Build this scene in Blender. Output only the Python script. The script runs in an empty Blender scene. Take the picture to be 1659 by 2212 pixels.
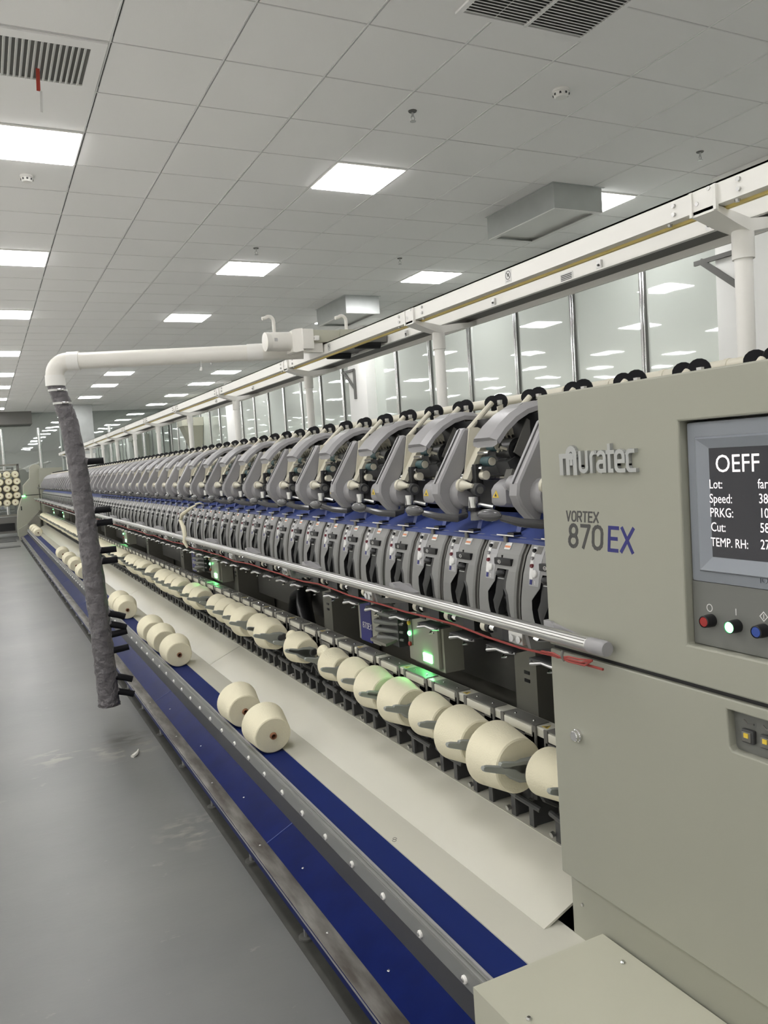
import bpy, bmesh, math, random
from mathutils import Vector, Matrix
random.seed(7)
PI = math.pi
SC = bpy.context.scene
COL = SC.collection

# ------------------------------------------------------------------ camera
CAM = Vector((0, 0, 1.6))
yaw, pitch, roll = 0.458058635, 0.0659940277, -0.0652025713
F = Vector((math.sin(yaw)*math.cos(pitch), math.cos(yaw)*math.cos(pitch), -math.sin(pitch)))
RT = Vector((math.cos(yaw), -math.sin(yaw), 0)); UP = RT.cross(F)
R_ = RT*math.cos(roll) + UP*math.sin(roll)
U_ = -RT*math.sin(roll) + UP*math.cos(roll)
cd = bpy.data.cameras.new('camera'); cam = bpy.data.objects.new('camera', cd); COL.objects.link(cam)
cd.sensor_fit = 'VERTICAL'; cd.sensor_height = 24.0; cd.lens = 24.0*1743.7/2212
cd.clip_start = 0.02; cd.clip_end = 200
M3 = Matrix((R_, U_, -F)).transposed()
cam.matrix_world = Matrix.Translation(CAM) @ M3.to_4x4()
SC.camera = cam

# ------------------------------------------------------------------ light set-up
LAMP = 15.0          # emission of the ceiling panels
w = bpy.data.worlds.new('hall_air'); SC.world = w; w.use_nodes = True
w.node_tree.nodes['Background'].inputs[0].default_value = (0.95, 0.98, 0.93, 1)
w.node_tree.nodes['Background'].inputs[1].default_value = 0.25
SC.view_settings.view_transform = 'Standard'; SC.view_settings.look = 'None'
SC.view_settings.gamma = 1.0; SC.view_settings.exposure = 0.60
SC.cycles.diffuse_bounces = 6; SC.cycles.max_bounces = 10
SC.cycles.sample_clamp_indirect = 6.0

# ------------------------------------------------------------------ materials
def mat(name, col, rough=0.5, metal=0.0, var=0.0, vscale=8.0, emit=0.0, ecol=None, coat=0.0, bump=0.0, bscale=60.0, ior=1.45, trans=0.0, alpha=1.0, spec=0.5, bdist=0.01):
    m = bpy.data.materials.new(name); m.use_nodes = True
    nt = m.node_tree; b = nt.nodes['Principled BSDF']
    b.inputs['Base Color'].default_value = (*col, 1); b.inputs['Roughness'].default_value = rough
    b.inputs['Metallic'].default_value = metal; b.inputs['IOR'].default_value = ior
    b.inputs['Coat Weight'].default_value = coat; b.inputs['Specular IOR Level'].default_value = spec
    b.inputs['Transmission Weight'].default_value = trans; b.inputs['Alpha'].default_value = alpha
    if emit:
        b.inputs['Emission Color'].default_value = (*(ecol or col), 1); b.inputs['Emission Strength'].default_value = emit
    if var or bump:
        tc = nt.nodes.new('ShaderNodeTexCoord')
        if var:
            n = nt.nodes.new('ShaderNodeTexNoise'); n.inputs['Scale'].default_value = vscale; n.inputs['Detail'].default_value = 4
            nt.links.new(tc.outputs['Object'], n.inputs['Vector'])
            mx = nt.nodes.new('ShaderNodeMix'); mx.data_type = 'RGBA'
            mx.inputs['A'].default_value = (*[c*(1-var) for c in col], 1); mx.inputs['B'].default_value = (*[min(1, c*(1+var)) for c in col], 1)
            nt.links.new(n.outputs['Fac'], mx.inputs['Factor']); nt.links.new(mx.outputs['Result'], b.inputs['Base Color'])
        if bump:
            n2 = nt.nodes.new('ShaderNodeTexNoise'); n2.inputs['Scale'].default_value = bscale; n2.inputs['Detail'].default_value = 3
            nt.links.new(tc.outputs['Object'], n2.inputs['Vector'])
            bp = nt.nodes.new('ShaderNodeBump'); bp.inputs['Strength'].default_value = bump; bp.inputs['Distance'].default_value = bdist
            nt.links.new(n2.outputs['Fac'], bp.inputs['Height']); nt.links.new(bp.outputs['Normal'], b.inputs['Normal'])
    return m
M = {}
M['beige'] = mat('beige_enamel', (0.335, 0.336, 0.276), 0.38, var=0.02, vscale=2)
M['cover'] = mat('beige_cover_enamel', (0.50, 0.495, 0.40), 0.34, var=0.02, vscale=3)
M['deck'] = mat('ivory_enamel', (0.60, 0.59, 0.51), 0.20, var=0.03, vscale=3, bump=0.05, bscale=2.5, bdist=0.03)
M['cream'] = mat('cream_plastic', (0.66, 0.63, 0.52), 0.4)
M['white'] = mat('white_paint', (0.86, 0.85, 0.81), 0.4, var=0.02)
M['pvc'] = mat('white_pvc', (0.84, 0.82, 0.76), 0.28)
M['grey'] = mat('grey_plastic', (0.235, 0.235, 0.228), 0.42, var=0.05, vscale=20)
M['lgrey'] = mat('light_grey_plastic', (0.31, 0.305, 0.31), 0.36, var=0.04, vscale=15)
M['strip'] = mat('pale_control_strip', (0.36, 0.36, 0.365), 0.3)
M['mgrey'] = mat('brown_grey_plastic', (0.15, 0.147, 0.135), 0.45)
M['dgrey'] = mat('dark_grey_plastic', (0.065, 0.066, 0.066), 0.42)
M['lever'] = mat('charcoal_lever', (0.030, 0.031, 0.031), 0.35)
M['black'] = mat('black_plastic', (0.012, 0.012, 0.013), 0.38)
M['rubber'] = mat('black_rubber', (0.008, 0.008, 0.010), 0.6, bump=0.1, spec=0.2)
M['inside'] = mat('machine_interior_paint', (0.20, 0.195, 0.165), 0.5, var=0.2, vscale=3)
M['blue'] = mat('blue_plastic', (0.050, 0.075, 0.24), 0.4, var=0.06)
M['belt'] = mat('blue_belt', (0.010, 0.022, 0.125), 0.5, var=0.14, vscale=5, spec=0.15)
M['trough'] = mat('blue_trough_paint', (0.0035, 0.010, 0.080), 0.3, var=0.35, vscale=7, spec=0.04)
M['steel'] = mat('brushed_steel', (0.58, 0.58, 0.57), 0.32, 1.0, var=0.05)
M['alu'] = mat('aluminium', (0.60, 0.60, 0.58), 0.36, 1.0, var=0.03)
M['alumatt'] = mat('matt_aluminium', (0.27, 0.275, 0.265), 0.5, 0.35, var=0.04)
M['silver'] = mat('silver_paint', (0.42, 0.43, 0.42), 0.35, 0.45)
M['gripm'] = mat('glossy_dark_grip', (0.075, 0.075, 0.078), 0.2)
M['chrome'] = mat('chrome', (0.75, 0.75, 0.75), 0.12, 1.0)
M['galv'] = mat('galvanised_sheet', (0.50, 0.52, 0.51), 0.34, 0.75, var=0.12, vscale=6)
M['yarn'] = mat('cream_yarn', (0.80, 0.75, 0.56), 0.85, bump=0.25, bscale=180, var=0.03, vscale=25)
M['cardboard'] = mat('brown_paper_tube', (0.30, 0.14, 0.075), 0.7)
M['tubehole'] = mat('paper_tube_bore', (0.07, 0.035, 0.02), 0.8)
M['arm'] = mat('grey_cradle_plastic', (0.26, 0.275, 0.25), 0.4)
M['red'] = mat('red_plastic', (0.32, 0.02, 0.018), 0.35)
M['cord'] = mat('red_cord', (0.34, 0.06, 0.05), 0.6)
M['yellow'] = mat('yellow_sticker', (0.72, 0.52, 0.06), 0.5)
M['ycable'] = mat('yellow_cable', (0.75, 0.60, 0.22), 0.5)
M['orange'] = mat('orange_print', (0.65, 0.25, 0.12), 0.6)
M['paper'] = mat('white_label', (0.72, 0.72, 0.70), 0.5)
M['teal'] = mat('teal_spool', (0.05, 0.10, 0.105), 0.4)
M['ink'] = mat('dark_ink', (0.06, 0.06, 0.058), 0.5)
M['navy'] = mat('navy_ink', (0.02, 0.022, 0.16), 0.5)
M['bezel'] = mat('blue_grey_bezel', (0.255, 0.275, 0.305), 0.45)
M['panel'] = mat('dark_control_panel', (0.16, 0.163, 0.15), 0.42)
M['screen'] = mat('lit_screen', (0.012, 0.012, 0.016), 0.25, emit=0.014, ecol=(0.9, 0.9, 1.0))
M['stext'] = mat('screen_characters', (0.8, 0.75, 0.75), 0.5, emit=0.62, ecol=(1.0, 0.90, 0.90))
M['gled'] = mat('green_lamp', (0.2, 0.9, 0.4), 0.3, emit=9.0, ecol=(0.12, 1.0, 0.25))
M['gdisp'] = mat('green_display', (0.2, 0.9, 0.4), 0.3, emit=26.0, ecol=(0.16, 1.0, 0.26))
M['rled'] = mat('red_lamp', (0.9, 0.1, 0.1), 0.3, emit=4.0, ecol=(1.0, 0.03, 0.06))
M['bluebtn'] = mat('blue_button', (0.02, 0.06, 0.30), 0.35)
M['darkred'] = mat('dark_red_button', (0.14, 0.015, 0.025), 0.35)
M['lamp'] = mat('lit_diffuser', (0.9, 0.9, 0.9), 0.5, emit=LAMP, ecol=(1.0, 0.985, 0.985))
M['tile'] = mat('ceiling_tile', (0.92, 0.915, 0.895), 0.8, var=0.015, vscale=1.2, bump=0.06, bscale=220)
M['tbar'] = mat('white_t_bar', (0.80, 0.80, 0.78), 0.5)
M['void'] = mat('ceiling_void', (0.02, 0.02, 0.02), 0.9)
M['sleeve'] = mat('grey_hose_cloth', (0.135, 0.127, 0.133), 0.42, var=0.15, vscale=14, bump=1.0, bscale=17, bdist=0.035)
M['ribbonr'] = mat('red_ribbon', (0.45, 0.06, 0.04), 0.7)
M['angle'] = mat('grey_angle_iron', (0.13, 0.13, 0.12), 0.5)
M['wall'] = mat('white_wall_paint', (0.84, 0.84, 0.81), 0.6, var=0.015)
M['lint'] = mat('white_lint', (0.75, 0.74, 0.68), 0.95)
M['hair'] = mat('yarn_strand', (0.72, 0.68, 0.52), 0.9)

def pane_mat(name, col, gloss, rough):
    m = bpy.data.materials.new(name); m.use_nodes = True; nt = m.node_tree
    b = nt.nodes['Principled BSDF']; b.inputs['Base Color'].default_value = (*col, 1); b.inputs['Roughness'].default_value = 0.5
    g = nt.nodes.new('ShaderNodeBsdfGlossy'); g.inputs['Roughness'].default_value = rough; g.inputs['Color'].default_value = (0.93, 1.0, 0.96, 1)
    mx = nt.nodes.new('ShaderNodeMixShader'); mx.inputs[0].default_value = gloss
    tc = nt.nodes.new('ShaderNodeTexCoord'); n = nt.nodes.new('ShaderNodeTexNoise'); n.inputs['Scale'].default_value = 1.4
    bp = nt.nodes.new('ShaderNodeBump'); bp.inputs['Strength'].default_value = 0.03; bp.inputs['Distance'].default_value = 0.05
    nt.links.new(tc.outputs['Object'], n.inputs['Vector']); nt.links.new(n.outputs['Fac'], bp.inputs['Height']); nt.links.new(bp.outputs['Normal'], g.inputs['Normal'])
    nt.links.new(b.outputs[0], mx.inputs[1]); nt.links.new(g.outputs[0], mx.inputs[2])
    nt.links.new(mx.outputs[0], nt.nodes['Material Output'].inputs[0])
    return m
M['pane'] = pane_mat('partition_glass', (0.60, 0.64, 0.59), 0.30, 0.02)
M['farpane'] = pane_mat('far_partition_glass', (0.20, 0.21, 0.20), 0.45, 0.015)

def floor_mat():
    m = bpy.data.materials.new('grey_floor_paint'); m.use_nodes = True; nt = m.node_tree; b = nt.nodes['Principled BSDF']
    tc = nt.nodes.new('ShaderNodeTexCoord')
    n = nt.nodes.new('ShaderNodeTexNoise'); n.inputs['Scale'].default_value = 0.9; n.inputs['Detail'].default_value = 5
    r = nt.nodes.new('ShaderNodeValToRGB'); r.color_ramp.elements[0].position = 0.3; r.color_ramp.elements[1].position = 0.72
    r.color_ramp.elements[0].color = (0.128, 0.132, 0.131, 1); r.color_ramp.elements[1].color = (0.192, 0.192, 0.184, 1)
    n2 = nt.nodes.new('ShaderNodeTexNoise'); n2.inputs['Scale'].default_value = 5; n2.inputs['Detail'].default_value = 6; n2.inputs['Roughness'].default_value = 0.7
    mp = nt.nodes.new('ShaderNodeMapping'); mp.inputs['Scale'].default_value = (1.0, 1.9, 1)
    r2 = nt.nodes.new('ShaderNodeValToRGB'); r2.color_ramp.elements[0].position = 0.63; r2.color_ramp.elements[1].position = 0.74
    r2.color_ramp.elements[0].color = (0, 0, 0, 1); r2.color_ramp.elements[1].color = (0.45, 0.45, 0.45, 1)
    mx = nt.nodes.new('ShaderNodeMix'); mx.data_type = 'RGBA'; mx.inputs['B'].default_value = (0.40, 0.38, 0.33, 1)
    nt.links.new(tc.outputs['Object'], n.inputs['Vector']); nt.links.new(tc.outputs['Object'], mp.inputs['Vector']); nt.links.new(mp.outputs[0], n2.inputs['Vector'])
    nt.links.new(n.outputs['Fac'], r.inputs['Fac']); nt.links.new(n2.outputs['Fac'], r2.inputs['Fac'])
    nt.links.new(r.outputs['Color'], mx.inputs['A']); nt.links.new(r2.outputs['Color'], mx.inputs['Factor'])
    prev = mx.outputs['Result']
    for (sx, sy, rad, colr, lo, hi) in ((0.62, 4.93, 0.26, (0.30, 0.285, 0.25), 0.50, 0.60), (0.73, 3.56, 0.22, (0.30, 0.285, 0.25), 0.48, 0.62), (0.66, 5.05, 0.22, (0.085, 0.083, 0.08), 0.42, 0.56), (0.25, 5.0, 0.2, (0.26, 0.25, 0.22), 0.52, 0.60)):
        vm = nt.nodes.new('ShaderNodeVectorMath'); vm.operation = 'DISTANCE'; vm.inputs[1].default_value = (sx, sy, 0)
        nt.links.new(tc.outputs['Object'], vm.inputs[0])
        fm = nt.nodes.new('ShaderNodeMapRange'); fm.inputs['From Min'].default_value = rad; fm.inputs['From Max'].default_value = rad*0.3; fm.inputs['To Min'].default_value = 0; fm.inputs['To Max'].default_value = 1
        nt.links.new(vm.outputs['Value'], fm.inputs['Value'])
        nz = nt.nodes.new('ShaderNodeTexNoise'); nz.inputs['Scale'].default_value = 7; nz.inputs['Detail'].default_value = 6; nt.links.new(mp.outputs[0], nz.inputs['Vector'])
        rr = nt.nodes.new('ShaderNodeMapRange'); rr.inputs['From Min'].default_value = lo; rr.inputs['From Max'].default_value = hi; nt.links.new(nz.outputs['Fac'], rr.inputs['Value'])
        mm = nt.nodes.new('ShaderNodeMath'); mm.operation = 'MULTIPLY'; nt.links.new(fm.outputs[0], mm.inputs[0]); nt.links.new(rr.outputs[0], mm.inputs[1])
        m3 = nt.nodes.new('ShaderNodeMix'); m3.data_type = 'RGBA'; m3.inputs['B'].default_value = (*colr, 1)
        nt.links.new(mm.outputs[0], m3.inputs['Factor']); nt.links.new(prev, m3.inputs['A']); prev = m3.outputs['Result']
    nt.links.new(prev, b.inputs['Base Color'])
    b.inputs['Roughness'].default_value = 0.36
    bp = nt.nodes.new('ShaderNodeBump'); bp.inputs['Strength'].default_value = 0.05; bp.inputs['Distance'].default_value = 0.02
    nt.links.new(n2.outputs['Fac'], bp.inputs['Height']); nt.links.new(bp.outputs['Normal'], b.inputs['Normal'])
    return m
M['floor'] = floor_mat()
def rail_mat():
    m = mat('worn_brown_steel', (0.15, 0.14, 0.125), 0.42, 0.35); nt = m.node_tree; b = nt.nodes['Principled BSDF']
    tc = nt.nodes.new('ShaderNodeTexCoord'); mp = nt.nodes.new('ShaderNodeMapping'); mp.inputs['Scale'].default_value = (14, 3, 14)
    n = nt.nodes.new('ShaderNodeTexNoise'); n.inputs['Scale'].default_value = 1.6; n.inputs['Detail'].default_value = 6
    r = nt.nodes.new('ShaderNodeValToRGB'); r.color_ramp.elements[0].position = 0.35; r.color_ramp.elements[1].position = 0.7
    r.color_ramp.elements[0].color = (0.085, 0.075, 0.065, 1); r.color_ramp.elements[1].color = (0.25, 0.24, 0.22, 1)
    nt.links.new(tc.outputs['Object'], mp.inputs[0]); nt.links.new(mp.outputs[0], n.inputs['Vector']); nt.links.new(n.outputs['Fac'], r.inputs['Fac'])
    nt.links.new(r.outputs['Color'], b.inputs['Base Color'])
    return m
M['rail'] = rail_mat()

# ------------------------------------------------------------------ mesh helpers
class MB:
    def __init__(s): s.v = []; s.f = []; s.m = []; s.mats = []
    def mi(s, m):
        if m not in s.mats: s.mats.append(m)
        return s.mats.index(m)
    def add(s, vs, fs, m):
        o = len(s.v); k = s.mi(m)
        s.v += [tuple(v) for v in vs]
        for f in fs: s.f.append([i+o for i in f]); s.m.append(k)
        return s
    def box(s, x0, x1, y0, y1, z0, z1, m, bev=0.0):
        if bev <= 0:
            v = [(x, y, z) for x in (x0, x1) for y in (y0, y1) for z in (z0, z1)]
            return s.add(v, [(0,1,3,2),(4,6,7,5),(0,4,5,1),(2,3,7,6),(0,2,6,4),(1,5,7,3)], m)
        bm = bmesh.new(); bmesh.ops.create_cube(bm, size=1)
        for q in bm.verts: q.co = ((x0+x1)/2+q.co.x*(x1-x0), (y0+y1)/2+q.co.y*(y1-y0), (z0+z1)/2+q.co.z*(z1-z0))
        bmesh.ops.bevel(bm, geom=bm.edges[:], offset=bev, segments=2, profile=0.6, affect='EDGES')
        bm.verts.index_update()
        s.add([q.co.copy() for q in bm.verts], [[q.index for q in f.verts] for f in bm.faces], m); bm.free(); return s
    def obox(s, c, ax, ay, az, m):      # oriented box by half-axis vectors
        c, ax, ay, az = map(Vector, (c, ax, ay, az))
        v = [c+a*ax+b*ay+d*az for a in (-1, 1) for b in (-1, 1) for d in (-1, 1)]
        return s.add(v, [(0,1,3,2),(4,6,7,5),(0,4,5,1),(2,3,7,6),(0,2,6,4),(1,5,7,3)], m)
    def prism(s, poly, axis, a0, a1, m, cap=True):   # polygon in the plane across axis
        def P(p, a): return {'y': (p[0], a, p[1]), 'x': (a, p[0], p[1]), 'z': (p[0], p[1], a)}[axis]
        n = len(poly); v = [P(p, a0) for p in poly]+[P(p, a1) for p in poly]
        fs = [(i, (i+1) % n, n+(i+1) % n, n+i) for i in range(n)]
        if cap: fs += [list(range(n))[::-1], list(range(n, 2*n))]
        return s.add(v, fs, m)
    def loft(s, rings, m, cap=True, closed=True):
        n = len(rings[0]); v = [p for r in rings for p in r]; fs = []
        for i in range(len(rings)-1):
            for j in range(n if closed else n-1):
                a = i*n+j; b = i*n+(j+1) % n; fs.append((a, b, b+n, a+n))
        if cap and closed: fs += [list(range(n))[::-1], [(len(rings)-1)*n+j for j in range(n)]]
        return s.add(v, fs, m)
    def lathe(s, p, d, prof, m, n=16, cap=True):
        p = Vector(p); d = Vector(d).normalized(); u = d.orthogonal().normalized(); w_ = d.cross(u)
        return s.loft([[p+d*t+(u*math.cos(2*PI*j/n)+w_*math.sin(2*PI*j/n))*r for j in range(n)] for t, r in prof], m, cap)
    def cyl(s, p0, p1, r0, m, r1=None, n=12, cap=True):
        L = (Vector(p1)-Vector(p0)).length
        return s.lathe(p0, Vector(p1)-Vector(p0), [(0, r0), (L, r0 if r1 is None else r1)], m, n, cap)
    def tube(s, path, r, m, n=10, cap=True):
        path = [Vector(p) for p in path]; rings = []; u = None
        for i, p in enumerate(path):
            t = (path[min(i+1, len(path)-1)]-path[max(i-1, 0)]).normalized()
            u = t.orthogonal().normalized() if u is None else (u-t*u.dot(t)).normalized()
            w_ = t.cross(u); rr = r[i] if isinstance(r, (list, tuple)) else r
            rings.append([p+(u*math.cos(2*PI*j/n)+w_*math.sin(2*PI*j/n))*rr for j in range(n)])
        return s.loft(rings, m, cap)
    def ell(s, c, rx, ry, rz, m, n=14, k=8):
        c = Vector(c); rings = []
        for i in range(1, k):
            a = PI*i/k; rings.append([c+Vector((rx*math.sin(a)*math.cos(2*PI*j/n), ry*math.sin(a)*math.sin(2*PI*j/n), rz*math.cos(a))) for j in range(n)])
        return s.loft(rings[::-1], m)
    def torus(s, c, d, R, r, m, a0=0, a1=2*PI, n=20, k=8, up=None):
        c = Vector(c); d = Vector(d).normalized(); u = Vector(up) if up else d.orthogonal(); u = (u-d*u.dot(d)).normalized(); w_ = d.cross(u)
        return s.tube([c+(u*math.cos(a0+(a1-a0)*i/n)+w_*math.sin(a0+(a1-a0)*i/n))*R for i in range(n+1)], r, m, k)
    def stroke(s, pts, wd, X, depth, m):      # flat lettering ribbon on a plane of constant X, pts in (Y,z)
        for a, b in zip(pts[:-1], pts[1:]):
            a = Vector(a); b = Vector(b); t = (b-a); L = t.length
            if L < 1e-7: continue
            t /= L; nrm = Vector((-t.y, t.x))*wd/2; a2 = a-t*wd*0.42; b2 = b+t*wd*0.42
            q = [a2+nrm, b2+nrm, b2-nrm, a2-nrm]
            s.ns = getattr(s, 'ns', 0)+1
            s.prism([(p.x, p.y) for p in q], 'x', X-depth-(s.ns % 40)*(4e-6 if depth < .002 else 2.5e-5), X, m)
        return s
ORG = {}
def obj(name, mb, parent=None, origin=None, smooth=True, ang=0.6):
    o0 = Vector(ORG[parent.name]) if parent is not None else Vector(origin or (0, 0, 0))
    me = bpy.data.meshes.new(name); me.from_pydata([tuple(Vector(v)-o0) for v in mb.v], [], mb.f)
    for m in mb.mats: me.materials.append(m)
    me.polygons.foreach_set('material_index', mb.m); me.update()
    bm = bmesh.new(); bm.from_mesh(me); bmesh.ops.recalc_face_normals(bm, faces=bm.faces[:]); bm.to_mesh(me); bm.free()
    if smooth:
        me.shade_smooth(); me.set_sharp_from_angle(angle=ang)
    o = bpy.data.objects.new(name, me); COL.objects.link(o)
    if parent is not None: o.parent = parent
    else: o.location = o0
    ORG[o.name] = o0
    return o
def tag(o, label, cat, group=None, kind=None):
    o['label'] = label; o['category'] = cat
    if group: o['group'] = group
    if kind: o['kind'] = kind
    return o
def thing(name, label, cat, loc=(0, 0, 0), group=None):
    o = bpy.data.objects.new(name, None); COL.objects.link(o); o.location = loc; o.empty_display_size = 0.05
    ORG[o.name] = Vector(loc); return tag(o, label, cat, group)
def struct(name, mb, parent=None, **k):
    o = obj(name, mb, parent, **k)
    if parent is None: o['kind'] = 'structure'
    return o
def dup(root, loc, label, group=None, skip=()):
    r = root.copy(); COL.objects.link(r); r.location = loc; r['label'] = label
    if group: r['group'] = group
    def rec(a, b):
        for ch in a.children:
            if ch.name.split('.')[0] in skip: continue
            c = ch.copy(); COL.objects.link(c); c.parent = b; rec(ch, c)
    rec(root, r); ORG[r.name] = Vector(loc); return r
ONES = ['', 'first', 'second', 'third', 'fourth', 'fifth', 'sixth', 'seventh', 'eighth', 'ninth', 'tenth', 'eleventh', 'twelfth', 'thirteenth', 'fourteenth', 'fifteenth', 'sixteenth', 'seventeenth', 'eighteenth', 'nineteenth']
TENS = ['', '', 'twenty', 'thirty', 'forty', 'fifty', 'sixty', 'seventy', 'eighty', 'ninety']
TENTH = ['', '', 'twentieth', 'thirtieth', 'fortieth', 'fiftieth', 'sixtieth', 'seventieth', 'eightieth', 'ninetieth']
def nth(n): return ONES[n] if n < 20 else (TENTH[n//10] if n % 10 == 0 else TENS[n//10]+'-'+ONES[n % 10])
_dg = {}
def text_mb(mb, s, size, X, y0, z0, m, depth=0.0008, shear=0.0, sx=1.0):   # left edge at Y=y0, baseline z0, read towards -Y
    key = (s, size)
    if key not in _dg:
        c = bpy.data.curves.new('t', 'FONT'); c.body = s; c.size = size; c.resolution_u = 3
        o = bpy.data.objects.new('t', c); COL.objects.link(o)
        me = bpy.data.meshes.new_from_object(o.evaluated_get(bpy.context.evaluated_depsgraph_get()))
        _dg[key] = ([v.co.copy() for v in me.vertices], [list(p.vertices) for p in me.polygons])
        bpy.data.objects.remove(o); bpy.data.meshes.remove(me); bpy.data.curves.remove(c)
    V, Fc = _dg[key]
    mb.add([(X-depth, y0-(v.x*sx+v.y*shear), z0+v.y) for v in V], Fc, m)

# ================================================================== ROOM
GX, GY, P, CZ = 0.796, 3.866, 0.6, 3.85
XL, XR, YB, YF = -9.4, 6.1, -7.5, 29.0
M['bare'] = mat('shaded_concrete_strip', (0.055, 0.055, 0.048), 0.7, var=0.5, vscale=9)  # floor under the trough, the shade there put into its dark colour
M['bounce'] = mat('pale_bounce_floor', (0.80, 0.79, 0.76), 0.4, var=0.05, vscale=1)  # unseen pale floor, added to bounce light onto the ceiling
struct('floor', MB().box(-1.5, XR+0.6, YB, YF+0.3, -0.1, 0, M['floor']).box(XL, -1.5, YB, YF+0.3, -0.1, 0, M['bounce']).box(0.806, 1.5, 1.0, 24.4, -0.01, 0.0015, M['bare']))  # 'bare' is the strip with the trough's shade put into its colour
lights = []
for r in (-12, -7, -2, 3, 8, 13, 19, 24, 28, 33, 38):
    for c in (-13, -9, -5, -1, 3, 7):
        if (c, r) != (3, -2): lights.append((c, r))
vent_cells = {(-2, 1), (-1, 1), (3, -1), (3, -2), (2, -1), (2, -2)}
cb = MB()
i0, i1 = int((XL-GX)//P)-0, int((XR-GX)//P)+1
j0, j1 = int((YB-GY)//P), int((YF-GY)//P)+1
cb.box(XL, XR, YB, YF, CZ+0.03, CZ+0.13, M['void'])
for i in range(i0, i1+1):
    for j in range(j0, j1+1):
        if (i, j) in lights: continue
        x0 = max(XL, GX+i*P+0.0110); x1 = min(XR, GX+(i+1)*P-0.0068); y0 = max(YB, GY+j*P+0.0068); y1 = min(YF, GY+(j+1)*P-0.0068)
        if x1-x0 < .02 or y1-y0 < .02: continue
        cb.box(x0, x1, y0, y1, CZ, CZ+0.012, M['tile'])
for i in range(i0, i1+2):
    x = GX+i*P
    if XL < x < XR: cb.box(x-0.0065, x+0.0015, YB, YF, CZ-0.004, CZ+0.03, M['tbar'])
for j in range(j0, j1+2):
    y = GY+j*P
    if YB < y < YF: cb.box(XL, XR, y-0.003, y+0.003, CZ-0.002, CZ+0.03, M['tbar'])
struct('ceiling', cb, smooth=False)
struct('wall_left', MB().box(XL-0.15, XL, YB, YF+0.3, 0, CZ+0.1, M['wall']))
struct('wall_back', MB().box(XL, XR+0.6, YB-0.15, YB, 0, CZ+0.1, M['wall']))
struct('wall_right', MB().box(XR+0.05, XR+0.2, YB, YF+0.3, 0, CZ+0.1, M['wall']))
struct('wall_far', MB().box(XL, XR+0.2, YF+0.06, YF+0.2, 0, CZ+0.1, M['wall']))
# glass partition on the right, pane by pane with chrome mullions
PY = 6.16; PP = 1.078
pill = [4.76, 12.72, 20.7]
k = 0
for n in range(-4, 23):
    y0 = PY+n*PP; y1 = y0+PP
    if y0 > YF-0.2: break
    y1 = min(y1, YF)
    k += 1
    wn = struct('window_%d' % k, MB().box(XR, XR+0.04, y0, y1, 0.0, CZ, M['pane']), smooth=False)
    mu = MB(); mu.box(XR-0.02, XR, y0-0.035, y0+0.045, 0, CZ, M['angle']); mu.cyl((XR-0.03, y0+0.012, 0), (XR-0.03, y0+0.012, CZ), 0.012, M['chrome'], n=10)
    mu.cyl((XR-0.028, y0-0.02, 0), (XR-0.028, y0-0.02, CZ), 0.010, M['chrome'], n=10)
    obj('mullion', mu, wn)
# far glass partition
for n in range(0, 14):
    x0 = -9.4+n*1.12
    if x0 > XR-0.1: break
    x1 = min(XR, x0+1.12); k += 1
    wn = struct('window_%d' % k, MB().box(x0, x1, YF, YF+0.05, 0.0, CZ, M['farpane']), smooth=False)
    mu = MB(); mu.cyl((x0, YF-0.03, 0), (x0, YF-0.03, 3.35), 0.055, M['chrome'], n=12)
    obj('mullion', mu, wn)
for q, y in enumerate(pill):
    struct('trim_%d' % (q+1), MB().box(5.92, XR+0.02, y-0.36, y+0.36, 0, CZ, M['wall'], 0.01))
tb = MB().box(2.68, 3.2, 26.4, 26.95, 0, CZ, M['wall'], 0.01)
struct('trim_4', tb)
dw = MB(); dw.box(2.66, 3.22, 26.38, 26.97, 2.35, CZ-0.005, M['galv'])
for z in (2.75, 3.15, 3.55): dw.box(2.655, 3.225, 26.375, 26.975, z, z+0.02, M['galv'])
struct('trim_5', dw)
struct('trim_6', MB().box(-9.3, 1.6, 28.3, 28.9, 3.45, CZ, M['mgrey']))

# ------------------------------------------------------------------ ceiling fittings
def colname(c): return {-1: 'left', 3: 'middle', 7: 'right'}.get(c)
lp = None
cnt = {}
for (c, r) in lights:
    x, y = GX+(c+.5)*P, GY+(r+.5)*P
    if y > YF-0.4: continue
    nm = colname(c); vis = nm is not None and (r >= 8 or (r == 3))
    if vis:
        cnt[c] = cnt.get(c, 0)+1
        lab = 'lit square ceiling panel, %s from the front in the %s row' % (nth(cnt[c]), nm); grp = 'ceiling light panels'
    else:
        lab = 'lit square ceiling panel in the unseen part of the hall'; grp = 'ceiling light panels out of view'
    if lp is None:
        lp = thing('ceiling_light', lab, 'light', (x, y, CZ), grp)
        h = P/2-0.008
        obj('diffuser', MB().box(x-h+0.012, x+h-0.012, y-h+0.012, y+h-0.012, CZ-0.016, CZ+0.012, M['lamp']), lp, smooth=False)
        fr = MB()
        for a, b, cc, d in ((-h, h, -h, -h+.012), (-h, h, h-.012, h), (-h, -h+.012, -h+.012, h-.012), (h-.012, h, -h+.012, h-.012)):
            fr.box(x+a, x+b, y+cc, y+d, CZ-0.01, CZ+0.012, M['white'])
        obj('frame', fr, lp, smooth=False)
    else: dup(lp, (x, y, CZ), lab, grp)
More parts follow.
